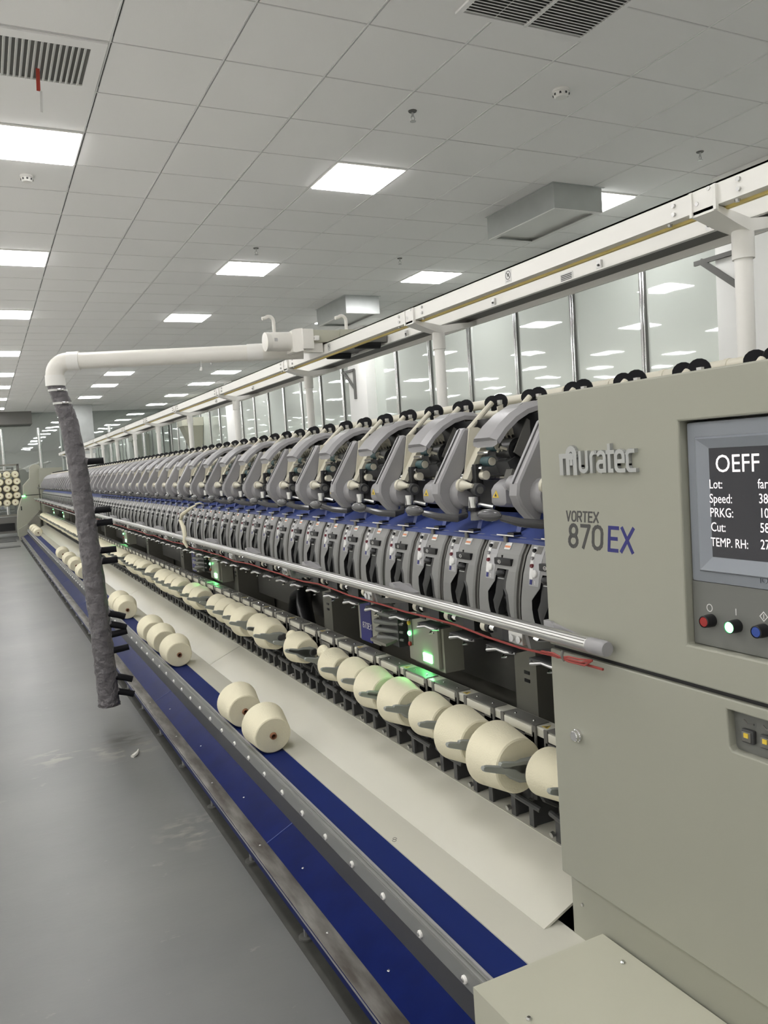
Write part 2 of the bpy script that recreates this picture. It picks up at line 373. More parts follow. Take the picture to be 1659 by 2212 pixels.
def vent(name, label, x0, x1, y0, y1, along, ins, mid=None):
    t = thing(name, label, 'vent', ((x0+x1)/2, (y0+y1)/2, CZ))
    f = MB(); e = ins
    f.box(x0, x1, y0, y0+e, CZ-0.012, CZ-0.001, M['tile']); f.box(x0, x1, y1-e, y1, CZ-0.012, CZ-0.001, M['tile'])
    f.box(x0, x0+e, y0+e, y1-e, CZ-0.012, CZ-0.001, M['tile']); f.box(x1-e, x1, y0+e, y1-e, CZ-0.012, CZ-0.001, M['tile'])
    obj('frame', f, t, smooth=False)
    obj('duct_opening', MB().box(x0+e, x1-e, y0+e, y1-e, CZ-0.003, CZ-0.001, M['angle']), t, smooth=False)
    n = 0
    if along == 'y':
        x = x0+e+0.008
        while x < x1-e:
            obj('slat', MB().obox((x, (y0+y1)/2, CZ-0.011), (0.006, 0, 0.004), (0, (y1-y0)/2-e, 0), (-0.0012, 0, 0.0018), M['tbar']), t, smooth=False); x += 0.03; n += 1
    else:
        y = y0+e+0.008
        while y < y1-e:
            obj('slat', MB().obox(((x0+x1)/2, y, CZ-0.011), (0, 0.006, 0.004), ((x1-x0)/2-e, 0, 0), (0, -0.0012, 0.0018), M['tbar']), t, smooth=False); y += 0.024; n += 1
    if mid: obj('divider', MB().box(mid-.008, mid+.008, y0+e, y1-e, CZ-0.02, CZ-0.006, M['tbar']), t, smooth=False)
    return t
vent('ceiling_vent', 'return air grille with a red and white ribbon hanging below it', -0.39, 0.785, 4.475, 5.06, 'y', 0.075)
vent('ceiling_vent', 'large square air grille with a middle bar at the top edge', 2.37, 3.19, 2.78, 3.61, 'x', 0.03, 2.785)
rb = MB(); rb.obox((0.463, 4.84, 3.775), (0.010, 0.002, 0), (0, 0.0015, 0), (0.003, 0, 0.06), M['ribbonr']); rb.obox((0.47, 4.84, 3.66), (0.006, 0.002, 0), (0, 0.0015, 0), (0.003, 0, 0.057), M['paper'])
tag(obj('ribbon', rb, origin=(0.463, 4.84, 3.84)), 'red and white ribbon hanging from the left ceiling grille', 'ribbon')
def smoke(x, y, label, r=0.05):
    t = thing('smoke_detector', label, 'smoke detector', (x, y, CZ))
    obj('base', MB().lathe((x, y, CZ), (0, 0, -1), [(0, r*1.1), (0.015, r*1.1)], M['white'], 20), t)
    obj('head', MB().lathe((x, y, CZ-0.015), (0, 0, -1), [(0, r), (0.02, r*.95), (0.032, r*.75)], M['white'], 20), t)
    g = MB()
    for a in range(8): g.obox((x+r*.9*math.cos(a*PI/4), y+r*.9*math.sin(a*PI/4), CZ-0.03), (0.006, 0, 0), (0, 0.006, 0), (0, 0, 0.006), M['dgrey'])
    obj('sensor_slots', g, t)
smoke(3.49, 4.157, 'round white smoke detector on a ceiling tile, right of the big air grille')
smoke(0.49, 6.58, 'small slotted smoke detector beside the large left ceiling light', 0.042)
def sprinkler(x, y, label):
    t = thing('sprinkler', label, 'sprinkler', (x, y, CZ))
    obj('escutcheon', MB().lathe((x, y, CZ), (0, 0, -1), [(0, 0.03), (0.006, 0.026)], M['angle'], 14), t)
    h = MB(); h.cyl((x, y, CZ), (x, y, CZ-0.035), 0.008, M['steel'], n=8)
    for sx in (-1, 1): h.tube([(x+sx*.006, y, CZ-.03), (x+sx*.014, y, CZ-.045), (x+sx*.004, y, CZ-.065)], 0.003, M['steel'], 6)
    h.lathe((x, y, CZ-0.065), (0, 0, -1), [(0, 0.02), (0.003, 0.02)], M['steel'], 12)
    obj('nozzle', h, t)
sprinkler(2.724, 4.719, 'ceiling sprinkler left of the white smoke detector, nearest middle one')
sprinkler(5.29, 4.68, 'ceiling sprinkler above the overhead track at the right edge')
sprinkler(2.736, 8.131, 'small ceiling sprinkler behind the second middle light panel')
sprinkler(4.45, 8.2, 'small ceiling sprinkler above the overhead track beside a square light')
def airbox(x0, x1, y0, y1, zb, label):
    t = thing('duct_box', label, 'duct box', ((x0+x1)/2, (y0+y1)/2, CZ))
    b = MB()
    T = 0.004
    b.box(x0, x0+T, y0, y1, zb, CZ-.001, M['galv']); b.box(x1-T, x1, y0, y1, zb, CZ-.001, M['galv']); b.box(x0+T, x1-T, y0, y0+T, zb, CZ-.001, M['galv']); b.box(x0+T, x1-T, y1-T, y1, zb, CZ-.001, M['galv'])
    b.box(x0-.02, x1+.02, y0-.02, y0, CZ-.006, CZ-.001, M['galv']); b.box(x0-.02, x0, y0, y1, CZ-.006, CZ-.001, M['galv'])
    obj('casing', b, t, smooth=False)
    g = MB(); g.box(x0+T, x1-T, y0+T, y1-T, zb+.03, zb+.035, M['wall'])
    for a, bb, c, d in ((x0+T, x1-T, y0+T, y0+.05), (x0+T, x1-T, y1-.05, y1-T), (x0+T, x0+.05, y0+.05, y1-.05), (x1-.05, x1-T, y0+.05, y1-.05)): g.box(a, bb, c, d, zb-.006, zb, M['wall'])
    obj('outlet_frame', g, t, smooth=False)
airbox(4.57, 5.10, 5.60, 6.61, 3.64, 'galvanised air duct box hanging from the ceiling above the overhead track')
airbox(4.63, 5.14, 10.15, 11.2, 3.61, 'galvanised air duct box above the blower, farther along the track')

# ================================================================== CONTROL CABINET
XD, YC = 1.30, 1.702
cab = thing('control_cabinet', 'beige end cabinet of the spinning machine with screen and buttons', 'cabinet', (1.75, 1.0, 0))
YE = 0.25
ry, rz0, rz1 = 1.233, 1.167, 1.637      # recess left edge, bottom, top
b = MB()
def slab(y0, y1, z0, z1, bev=0.004): b.box(XD, XD+0.09, y0, y1, z0, z1, M['beige'], bev)
b.prism([(YE, 1.085), (YC, 1.085), (YC, 1.736), (YE, 1.736), (YE, rz1), (ry, rz1), (ry, rz0), (YE, rz0)], 'x', XD, XD+0.09, M['beige'])
b.box(XD+0.09, 2.2, YE, YC-0.0005, 1.085, 1.736, M['beige'])
uh = obj('upper_housing', b, cab, smooth=False)
def bevel(o, w_):
    md = o.modifiers.new('edge', 'BEVEL'); md.width = w_; md.segments = 2; md.limit_method = 'ANGLE'
bevel(uh, 0.004)
obj('shadow_gap', MB().box(XD+0.012, 2.1, YE, YC-0.006, 1.074, 1.085, M['black']), cab)
d = MB(); wy, wz0, wz1 = 1.137, 0.968, 1.052
d.prism([(YE, 0.466), (YC-0.003, 0.466), (YC-0.003, 1.074), (YE, 1.074), (YE, wz1), (wy, wz1), (wy-0.004, wz0+.006), (wy-0.010, wz0), (YE, wz0)], 'x', XD, XD+0.03, M['beige'])
door = obj('door', d, cab, smooth=False); bevel(door, 0.003)
lk = MB(); lk.lathe((XD+.001, 1.603, 0.866), (-1, 0, 0), [(0, 0.0165), (0.008, 0.0165), (0.010, 0.0145), (0.016, 0.0135), (0.018, 0.0115)], M['chrome'], 20)
obj('lock', lk, door)
wd = MB(); wd.box(XD+0.02, XD+0.025, YE, wy+0.01, wz0-.005, wz1+.005, M['panel'])
for yy in (1.098, 1.055):
    wd.box(XD+0.010, XD+0.02, yy-.014, yy+.014, 0.99, 1.018, M['dgrey'], 0.003); wd.box(XD+0.006, XD+0.010, yy-.010, yy+.010, 0.994, 1.014, M['mgrey'], 0.0015); wd.box(XD+0.004, XD+0.0065, yy-.006, yy+.004, 1.003, 1.012, M['yellow'])
    wd.tube([(XD+.012, yy-.015, 1.032), (XD+.010, yy-.002, 1.03), (XD+.012, yy+.008, 1.036)], 0.002, M['mgrey'], 6)
wn_ = obj('switch_window', wd, cab)
ins = MB(); ins.box(XD+0.034, 2.15, YE, YC-0.004, 0.43, 1.074, M['beige']); obj('inner_housing', ins, cab)
bs = MB(); bs.box(XD+0.033, 2.15, YE, YC, 0.0, 0.46, M['beige']); bs.box(XD+0.0325, XD+0.034, 1.03, 1.12, 0.12, 0.25, M['mgrey'])
base = obj('plinth', bs, cab)
sc = MB(); sc.lathe((XD+.033, 1.66, 0.38), (-1, 0, 0), [(0, 0.005), (0.004, 0.004)], M['steel'], 10); obj('screw', sc, base)
# screen unit
su = MB(); X0 = XD+0.018
su.box(X0, X0+0.05, YE, ry-0.004, 1.302, rz1-0.004, M['bezel'], 0.006)
bez = obj('screen_bezel', su, cab)
fr = MB(); fy, fz0, fz1 = 1.206, 1.325, 1.602
sy, sz0, sz1 = 1.172, 1.357, 1.578
for o1, o2, mm in (((fy, fz0), (sy, sz0), 0),):
    ring0 = [(X0-0.002, YE, fz0), (X0-0.002, fy, fz0), (X0-0.002, fy, fz1), (X0-0.002, YE, fz1)]
    ring1 = [(X0-0.0005, YE, sz0), (X0-0.0005, sy, sz0), (X0-0.0005, sy, sz1), (X0-0.0005, YE, sz1)]
    ringm = [(X0-0.009, YE, fz0+.004), (X0-0.009, fy-.008, fz0+.004), (X0-0.009, fy-.008, fz1-.004), (X0-0.009, YE, fz1-.004)]
    fr.add(ring0+ringm+ring1, [(i, i+1, i+5, i+4) for i in range(3)]+[(i+4, i+5, i+9, i+8) for i in range(3)], M['bezel'])
obj('inner_frame', fr, bez, smooth=False)
scn = obj('screen', MB().box(X0-0.001, X0+.001, YE, sy, sz0, sz1, M['screen']), bez, smooth=False)
st = MB()
XT = X0-0.0012
def yz(px, py):   # read a place on the screen plane off the photograph's frame
    r = F+R_*((px-829.5)/1743.7)+U_*((1106-py)/1743.7); p = CAM+r*(XT/r.x); return p.y, p.z
for s_, px, py, h_ in (('OEFF', 1545, 1020, 0.050), ('Lot:', 1532, 1055, 0.0265), ('Speed:', 1533, 1086, 0.0265), ('PRKG:', 1534, 1116, 0.0265), ('Cut:', 1536, 1147, 0.0265), ('TEMP. RH:', 1536, 1179, 0.0255),
                       ('far', 1637, 1055, 0.0265), ('38', 1639, 1087, 0.0265), ('10', 1641, 1118, 0.0265), ('58', 1642, 1150, 0.0265), ('27', 1643, 1186, 0.0265)):
    y_, z_ = yz(px, py); text_mb(st, s_, h_, XT, y_, z_, M['stext'], 0.0003, sx=0.93 if s_ == 'OEFF' else 0.80)
obj('characters', st, scn, smooth=False)
eb = MB(); y_, z_ = yz(1642, 1258)
eb.stroke([(y_, z_), (y_, z_+.011)], 0.0022, X0-.0001, 0.002, M['bezel'])
eb.stroke([(y_-.010+.006*math.cos(a*PI/6), z_+.0055+.006*math.sin(a*PI/6)) for a in range(13)], 0.0022, X0-.0001, 0.002, M['bezel'])
obj('embossed_mark', eb, bez, smooth=False)
bp_ = obj('button_panel', MB().box(XD+0.02, XD+0.06, YE, ry-0.003, rz0+.002, 1.302, M['panel']), cab, smooth=False)
def yzp(px, py, X):
    r = F+R_*((px-829.5)/1743.7)+U_*((1106-py)/1743.7); p = CAM+r*(X/r.x); return p.y, p.z
def button(px, py, m, lab):
    y_, z_ = yzp(px, py, XD+.006); t = MB()
    t.lathe((XD+.0205, y_, z_), (-1, 0, 0), [(0, 0.0135), (0.012, 0.0135), (0.020, 0.0125), (0.024, 0.0125), (0.025, 0.0110), (0.020, 0.0108)], M['black'], 20, cap=False)
    o = obj('button_ring', t, bp_); o['label'] = 'black button collar'
    c = obj('button_cap', MB().lathe((XD+.0, y_, z_), (-1, 0, 0), [(-0.005, 0.0108), (0.002, 0.0108), (0.004, 0.0095)], m, 20), o); c['label'] = lab
button(1527, 1342, M['red'], 'red push button'); button(1582, 1354, M['gled'], 'lit green push button'); button(1640, 1364, M['bluebtn'], 'blue push button')
sy_ = MB(); Xs = XD+.0199
y_, z_ = yzp(1533, 1313, Xs); sy_.stroke([(y_+.0068*math.cos(a*PI/8), z_+.0075*math.sin(a*PI/8)) for a in range(17)], 0.0017, Xs, 0.0004, M['paper'])
y_, z_ = yzp(1590, 1322, Xs); sy_.stroke([(y_, z_-.006), (y_, z_+.006)], 0.0017, Xs, 0.0004, M['paper'])
y_, z_ = yzp(1650, 1332, Xs); sy_.stroke([(y_+.0085, z_), (y_, z_+.009), (y_-.0085, z_), (y_, z_-.009), (y_+.0085, z_)], 0.0016, Xs, 0.0004, M['paper']); sy_.stroke([(y_, z_-.004), (y_, z_+.004)], 0.0016, Xs, 0.0004, M['paper'])
obj('button_symbols', sy_, bp_, smooth=False)
# lettering on the cabinet front; (u right, v up) from a corner
def letters(mb, glyphs, y0, z0, h, wid, gap, sw, m, depth, slant=0.0):
    u = 0
    for g in glyphs:
        wfac, strokes = g
        for s_ in strokes:
            mb.stroke([(y0-(u+p[0]*h+slant*p[1]*h), z0+p[1]*h) for p in s_], sw, XD+0.0005, depth, m)
        u += (wfac*h+gap)
def arc(cx, cy, rx, ry_, a0, a1, n=8): return [(cx+rx*math.cos(math.radians(a0+(a1-a0)*i/n)), cy+ry_*math.sin(math.radians(a0+(a1-a0)*i/n))) for i in range(n+1)]
lg = MB()
# silver raised maker's lettering, drawn as thick rounded strokes
def lw(pts, sw): lg.stroke([(1.611-u_*1.0, 1.5355+v_) for u_, v_ in pts], sw, XD+0.0005, 0.010, M['silver'])
H = 0.048; SW = 0.0135
lw([(0.006, 0.0), (0.006, H*.80)], SW); lw([(0.004, H*.86), (0.03, H*.86)], SW*.9)
lw([(0.031, 0.0), (0.031, H*.80)]+arc(0.0445, H*.86, 0.0135, H*.36, 180, 0, 10)+[(0.058, H*.80), (0.058, 0.0)], SW); lw([(0.0445, 0.022), (0.0445, H*.75)], SW*.75); lw(arc(.0445, H*.82, .004, .004, 0, 360, 8), SW*.7)
sw = 0.0092
lw([(0.077, H), (0.077, 0.014)]+arc(0.089, 0.012, 0.012, 0.009, 180, 360, 6)+[(0.101, H)], sw)
lw([(0.117, 0.002), (0.117, H*.72)]+arc(0.129, H*.72, 0.012, H*.24, 180, 80, 5), sw)
lw(arc(0.15, H*.72, 0.012, H*.24, 140, 0, 5)+[(0.162, 0.003), (0.149, 0.003)]+arc(0.149, H*.28, 0.011, H*.23, 270, 90, 6)+[(0.162, H*.52)], sw)
lw([(0.178, H*1.28), (0.178, 0.003), (0.187, 0.003)], sw); lw([(0.172, H*.95), (0.192, H*.95)], sw)
lw([(0.200, H*.5), (0.224, H*.5), (0.224, H*.72)]+arc(0.212, H*.72, 0.012, H*.24, 0, 180, 8)+[(0.200, 0.014)]+arc(.210, .013, .010, .010, 180, 270, 4)+[(0.226, 0.003)], sw)
lw([(0.256, H*.96), (0.246, H*.96)]+arc(0.246, H*.75, 0.010, H*.21, 90, 180, 4)+[(0.236, 0.014)]+arc(.246, .013, .010, .010, 180, 270, 4)+[(0.258, 0.003)], sw)
lo = obj('raised_lettering', lg, cab, smooth=False); lo['label'] = 'raised silver maker lettering'
vt = MB()
G = {'V': (0.62, [[(0, 1), (.31, 0), (.62, 1)]]), 'O': (0.62, [arc(.31, .28, .31, .28, 180, 360, 6)+arc(.31, .72, .31, .28, 0, 180, 6)+[(0, .28)]]),
     'R': (0.6, [[(0, 0), (0, 1), (.4, 1)]+arc(.4, .74, .2, .26, 90, -90, 6)+[(0, .48)], [(.3, .48), (.6, 0)]]),
     'T': (0.6, [[(0, 1), (.6, 1)], [(.3, 1), (.3, 0)]]), 'E': (0.52, [[(.52, 1), (0, 1), (0, 0), (.52, 0)], [(0, .52), (.46, .52)]]),
     'X': (0.66, [[(0, 1), (.66, 0)], [(0, 0), (.66, 1)]]),
     '8': (0.56, [arc(.28, .75, .24, .25, -90, 270, 14), arc(.28, .26, .28, .26, -90, 270, 14)]),
     '7': (0.54, [[(0, 1), (.54, 1), (.16, 0)]]), '0': (0.58, [arc(.29, .28, .29, .28, 180, 360, 6)+arc(.29, .72, .29, .28, 0, 180, 6)+[(0, .28)]])}
letters(vt, [G[c] for c in 'VORTEX'], 1.607, 1.4155, 0.0235, 0, 0.0062, 0.0042, M['ink'], 0.001, 0.10)
letters(vt, [G[c] for c in '870'], 1.601, 1.352, 0.053, 0, 0.0145, 0.0088, M['ink'], 0.001, 0.10)
letters(vt, [G[c] for c in 'EX'], 1.458, 1.352, 0.053, 0, 0.014, 0.0088, M['navy'], 0.001, 0.10)
obj('printed_lettering', vt, cab, smooth=False)

# cover box over the belt drive
t = thing('drive_cover', 'beige sheet metal box covering the near end of the blue belt', 'cover box', (1.15, 1.3, 0))
b = MB(); b.prism([(0.93, 0.05), (0.93, 0.345), (1.325, 0.345), (1.325, 0.05)], 'y', 0.9, 1.577, M['cover'])
obj('cover', b, t, smooth=False)
s_ = MB()
for p in ((0.975, 1.42), (1.285, 1.46)):
    o = obj('screw', MB().lathe((p[0], p[1], 0.345), (0, 0, 1), [(0, 0.007), (0.003, 0.007), (0.006, 0.004)], M['chrome'], 10), t)

# ================================================================== CONVEYOR, TROUGH, TRAY
Y0, Y1 = 1.5, 24.45
t = thing('floor_trough', 'long blue sheet metal trough along the aisle beside the belt', 'trough', (0.9, 13, 0))
b = MB(); b.prism([(0.885, 0.092), (0.885, 0.099), (1.012, 0.160), (1.012, 0.153)], 'y', Y0, Y1, M['trough'])
for y in (3.05, 5.4, 7.8, 10.1, 12.5, 15, 17.5, 20): b.prism([(0.886, 0.0995), (0.886, 0.101), (1.010, 0.1605), (1.010, 0.159)], 'y', y, y+.004, M['blue'])
obj('floor_plate', b, t, smooth=False)
b = MB(); b.box(0.818, 0.823, Y0, Y1, 0.072, 0.100, M['trough']); b.box(0.8165, 0.819, Y0, Y1, 0.097, 0.1025, M['steel']); obj('side_skirt', b, t, smooth=False)
b = MB(); b.box(0.875, 0.88, Y0, Y1, 0.0, 0.092, M['black']); obj('plinth', b, t, smooth=False)  # black sheet added to stand in for the shade beneath the trough
b = MB(); b.box(0.822, 0.890, Y0, Y1, 0.090, 0.102, M['rail'], 0.003); obj('worn_rail', b, t)
y = 1.9
ft = None
while y < 24:
    o = MB(); o.cyl((0.845, y, 0), (0.845, y, 0.008), 0.026, M['angle'], n=14); o.cyl((0.845, y, 0.008), (0.845, y, 0.095), 0.008, M['steel'], n=8)
    if ft is None: ft = obj('levelling_foot', o, t); f0 = y
    else:
        c = ft.copy(); COL.objects.link(c); c.parent = t; c.location = (0, y-f0, 0)
    y += 0.62
for q, yy in enumerate((2.05, 2.75, 3.5, 4.3, 5.1)):
    o = obj('rivet', MB().lathe((0.93, yy, 0.1195), (0, 0, 1), [(0, 0.006), (0.002, 0.004)], M['steel'], 10), t)
    o = obj('rivet', MB().lathe((0.86, yy+.3, 0.102), (0, 0, 1), [(0, 0.005), (0.002, 0.003)], M['steel'], 10), t)

t = thing('belt_guard', 'aluminium guard rail with rows of screws beside the blue belt', 'guard rail', (1.01, 13, 0.156))
b = MB(); b.box(1.000, 1.006, Y0, Y1, 0.150, 0.245, M['dgrey']); obj('lower_web', b, t, smooth=False)
b = MB(); b.box(0.998, 1.008, Y0, Y1, 0.232, 0.285, M['alumatt']); obj('upper_web', b, t, smooth=False)
b = MB(); b.box(1.000, 1.012, Y0, Y1, 0.283, 0.291, M['alumatt'], 0.002); b.box(1.014, 1.022, Y0, Y1, 0.280, 0.289, M['alumatt'], 0.002); b.box(1.022, 1.030, Y0, Y1, 0.27, 0.293, M['lgrey'], 0.002); obj('top_strip', b, t)
bo = None
for n in range(96):
    yy = 1.73+n*.235
    if bo is None:
        o = MB(); o.lathe((0.998, yy, 0.252), (-1, 0, 0), [(0, 0.011), (0.005, 0.011), (0.007, 0.009)], M['white'], 12); o.lathe((0.991, yy, 0.252), (-1, 0, 0), [(0, 0.005), (0.004, 0.005)], M['steel'], 8)
        bo = obj('guard_bolt', o, t); bo['label'] = 'pale guard bolt'
    else:
        c = bo.copy(); COL.objects.link(c); c.parent = t; c.location = (0, n*.235, 0)
tag(obj('conveyor_belt', MB().box(1.030, 1.152, 1.45, Y1, 0.262, 0.278, M['belt']), origin=(1.09, 13, 0.26), smooth=False), 'blue flat conveyor belt carrying cream yarn packages', 'conveyor belt')
t = thing('deck_plate', 'flat ivory plate between the blue belt and the sloping tray', 'plate', (1.24, 13, 0.27))
b = MB(); b.box(1.146, 1.334, 1.44, Y1, 0.270, 0.282, M['deck']); obj('plate', b, t, smooth=False)
em = MB()
for q in (0, 1):
    em.stroke([(0, 0), (0, .01)], .001, 0, .001, M['mgrey']) if 0 else None
for dx in (-.006, .006): em.torus((1.168+dx*.7, 2.454+dx, .2822), (0, 0, 1), 0.007, 0.0009, M['mgrey'], n=14, k=5)
em.box(1.152, 1.156, 2.43, 2.48, .2820, .2826, M['mgrey']) if 0 else None
obj('maker_emblem', em, t)
# sloping tray in sections
sl = [(1.272, 0.279), (1.55, 0.399)]
secs = [1.753, 5.40, 9.05, 12.7, 16.35, 20.0, 24.45]
tray0 = None
for q in range(6):
    b = MB(); b.prism([(1.272, 0.283), (1.49, 0.377), (1.49, 0.369), (1.274, 0.276)], 'y', secs[q]+.003, secs[q+1]-.003, M['deck'])
    tag(obj('sloping_tray', b, origin=(1.4, (secs[q]+secs[q+1])/2, 0.3), smooth=False), 'sloping ivory tray plate below the packages, %s from the control cabinet' % nth(q+1), 'tray', 'sloping tray plates')

# ================================================================== MACHINE FRAME
fr_ = thing('machine_frame', 'long base frame of the spinning machine with dark open interior', 'machine frame', (1.8, 13, 0))
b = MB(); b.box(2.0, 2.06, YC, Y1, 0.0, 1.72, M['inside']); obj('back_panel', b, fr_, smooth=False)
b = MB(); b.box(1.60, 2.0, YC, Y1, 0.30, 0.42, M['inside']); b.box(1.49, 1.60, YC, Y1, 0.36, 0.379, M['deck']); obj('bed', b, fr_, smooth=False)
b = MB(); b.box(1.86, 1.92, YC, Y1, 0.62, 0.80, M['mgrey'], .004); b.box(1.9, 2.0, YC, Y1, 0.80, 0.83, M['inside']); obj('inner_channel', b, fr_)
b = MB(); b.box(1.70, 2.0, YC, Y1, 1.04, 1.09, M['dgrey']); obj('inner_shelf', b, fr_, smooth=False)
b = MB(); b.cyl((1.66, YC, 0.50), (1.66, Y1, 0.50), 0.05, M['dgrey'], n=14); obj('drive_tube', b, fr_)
cs = MB(); y = 2.33
col0 = None
while y < 24:
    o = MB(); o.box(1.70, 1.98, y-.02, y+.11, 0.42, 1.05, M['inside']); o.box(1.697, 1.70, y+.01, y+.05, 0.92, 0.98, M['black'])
    for zz in (.76, .79): o.box(1.697, 1.70, y+.02, y+.05, zz, zz+.012, M['black'])
    if col0 is None: col0 = obj('inner_post', o, fr_, smooth=False); c0 = y
    else:
        c = col0.copy(); COL.objects.link(c); c.parent = fr_; c.location = (0, y-c0, 0)
    y += 1.88
b = MB()
b.prism([(1.498, 1.306), (1.498, 1.318), (1.64, 1.385), (1.64, 1.37)], 'y', YC, Y1, M['blue'])
obj('blue_shelf', b, fr_, smooth=False)
b = MB(); b.box(1.66, 1.70, YC, Y1, 1.09, 1.72, M['black']); b.prism([(1.66, 1.37), (1.66, 1.40), (1.74, 1.70), (1.76, 1.70)], 'y', YC, Y1, M['dgrey']); obj('dark_backing', b, fr_, smooth=False)
# rear suction pipes
t = thing('suction_pipe', 'upper white pipe running behind the black yarn guides', 'pipe', (1.9, 12, 1.79)); obj('pipe', MB().cyl((1.89, 0.9, 1.795), (1.89, 24.4, 1.795), 0.019, M['cream'], n=14), t)
pc = MB()
for q in range(0, 100): pc.cyl((1.89, 1.36+q*.235, 1.795), (1.89, 1.375+q*.235, 1.795), 0.0215, M['cream'], n=12)
obj('couplings', pc, t)['kind'] = 'stuff'
t = thing('suction_pipe', 'lower white pipe beneath the upper one behind the heads', 'pipe', (1.93, 12, 1.75)); obj('pipe', MB().cyl((1.86, 1.7, 1.748), (1.86, 24.4, 1.748), 0.016, M['cream'], n=14), t)
# drum rail with clip guards
dr = thing('drum_rail', 'pale rail with dark clip guards behind the yarn packages', 'rail', (1.54, 13, 0.66))
b = MB(); b.prism([(1.508, 0.690), (1.506, 0.715), (1.512, 0.719), (1.570, 0.719), (1.572, 0.690)], 'y', YC, Y1, M['deck']); obj('rail', b, dr, smooth=False)
b = MB(); b.cyl((1.552, YC, 0.640), (1.552, Y1, 0.640), 0.036, M['black'], n=14); obj('drive_drum', b, dr)
def clip(y):
    o = MB(); h = 0.088
    o.box(1.503, 1.562, y-h, y+h, 0.719, 0.7225, M['mgrey'])
    for s in (-1, 1): o.prism([(1.4995, 0.7225), (1.5045, 0.7225), (1.5045, 0.655), (1.4995, 0.655)], 'y', y+s*h-.009, y+s*h+.009, M['mgrey'])
    o.box(1.4995, 1.5045, y-h, y+h, 0.645, 0.683, M['mgrey'])
    o.box(1.4995, 1.5045, y-h, y-h+.05, 0.64, 0.70, M['mgrey'])
    o.box(1.499, 1.506, y-h+.012, y+h-.012, 0.688, 0.716, M['deck'], .003)
    for s in (-1, 1): o.lathe((1.53, y+s*.05, 0.7225), (0, 0, 1), [(0, 0.005), (.003, .003)], M['chrome'], 8)
    return o
UY = [1.92+.235*n for n in range(96)]
c0 = None
for n, y in enumerate(UY):
    if c0 is None: c0 = obj('clip_guard', clip(y), dr); c0['label'] = 'dark clip guard with pale bar'
    else:
        c = c0.copy(); COL.objects.link(c); c.parent = dr; c.location = (0, y-UY[0], 0)
tr = None
for n in range(0, 14):
    y = 2.04+.235*(2*n if n < 7 else 3*n-7)
    o = MB(); o.add([(1.520, y+.016, 0.7195), (1.520, y-.016, 0.7195), (1.548, y, 0.7195)], [(0, 1, 2)], M['yellow']); o.add([(1.524, y+.007, 0.7198), (1.524, y-.007, 0.7198), (1.540, y, 0.7198)], [(0, 1, 2)], M['ink'])
    obj('warning_sticker', o, dr, smooth=False)['label'] = 'yellow triangle warning sticker'

# ================================================================== SPINNING PANELS (one per spinning position)
PROF = [(1.323, 1.507), (1.30, 1.495), (1.272, 1.478), (1.245, 1.469), (1.22, 1.461), (1.195, 1.456), (1.172, 1.452), (1.145, 1.448), (1.12, 1.446), (1.095, 1.4455), (1.068, 1.4465)]
def px_(z):
    for (za, xa), (zb, xb) in zip(PROF[:-1], PROF[1:]):
        if za >= z >= zb: return xa+(xb-xa)*(za-z)/(za-zb)
    return PROF[0][1] if z > PROF[0][0] else PROF[-1][1]
def hole(z):      # slot edges as offsets from panel centre (left = +Y)
    pts = [(1.224, .012, -.052), (1.185, .018, -.045), (1.165, .036, -.046), (1.147, .052, -.060), (1.12, .050, -.066), (1.095, .045, -.069), (1.068, .036, -.076)]
    if z > 1.2245: return None
    for a, b in zip(pts[:-1], pts[1:]):
        if a[0] >= z >= b[0]:
            f = (a[0]-z)/(a[0]-b[0]); return a[1]+(b[1]-a[1])*f, a[2]+(b[2]-a[2])*f
    return pts[-1][1:]
YLp, YRp = 0.110, -0.097
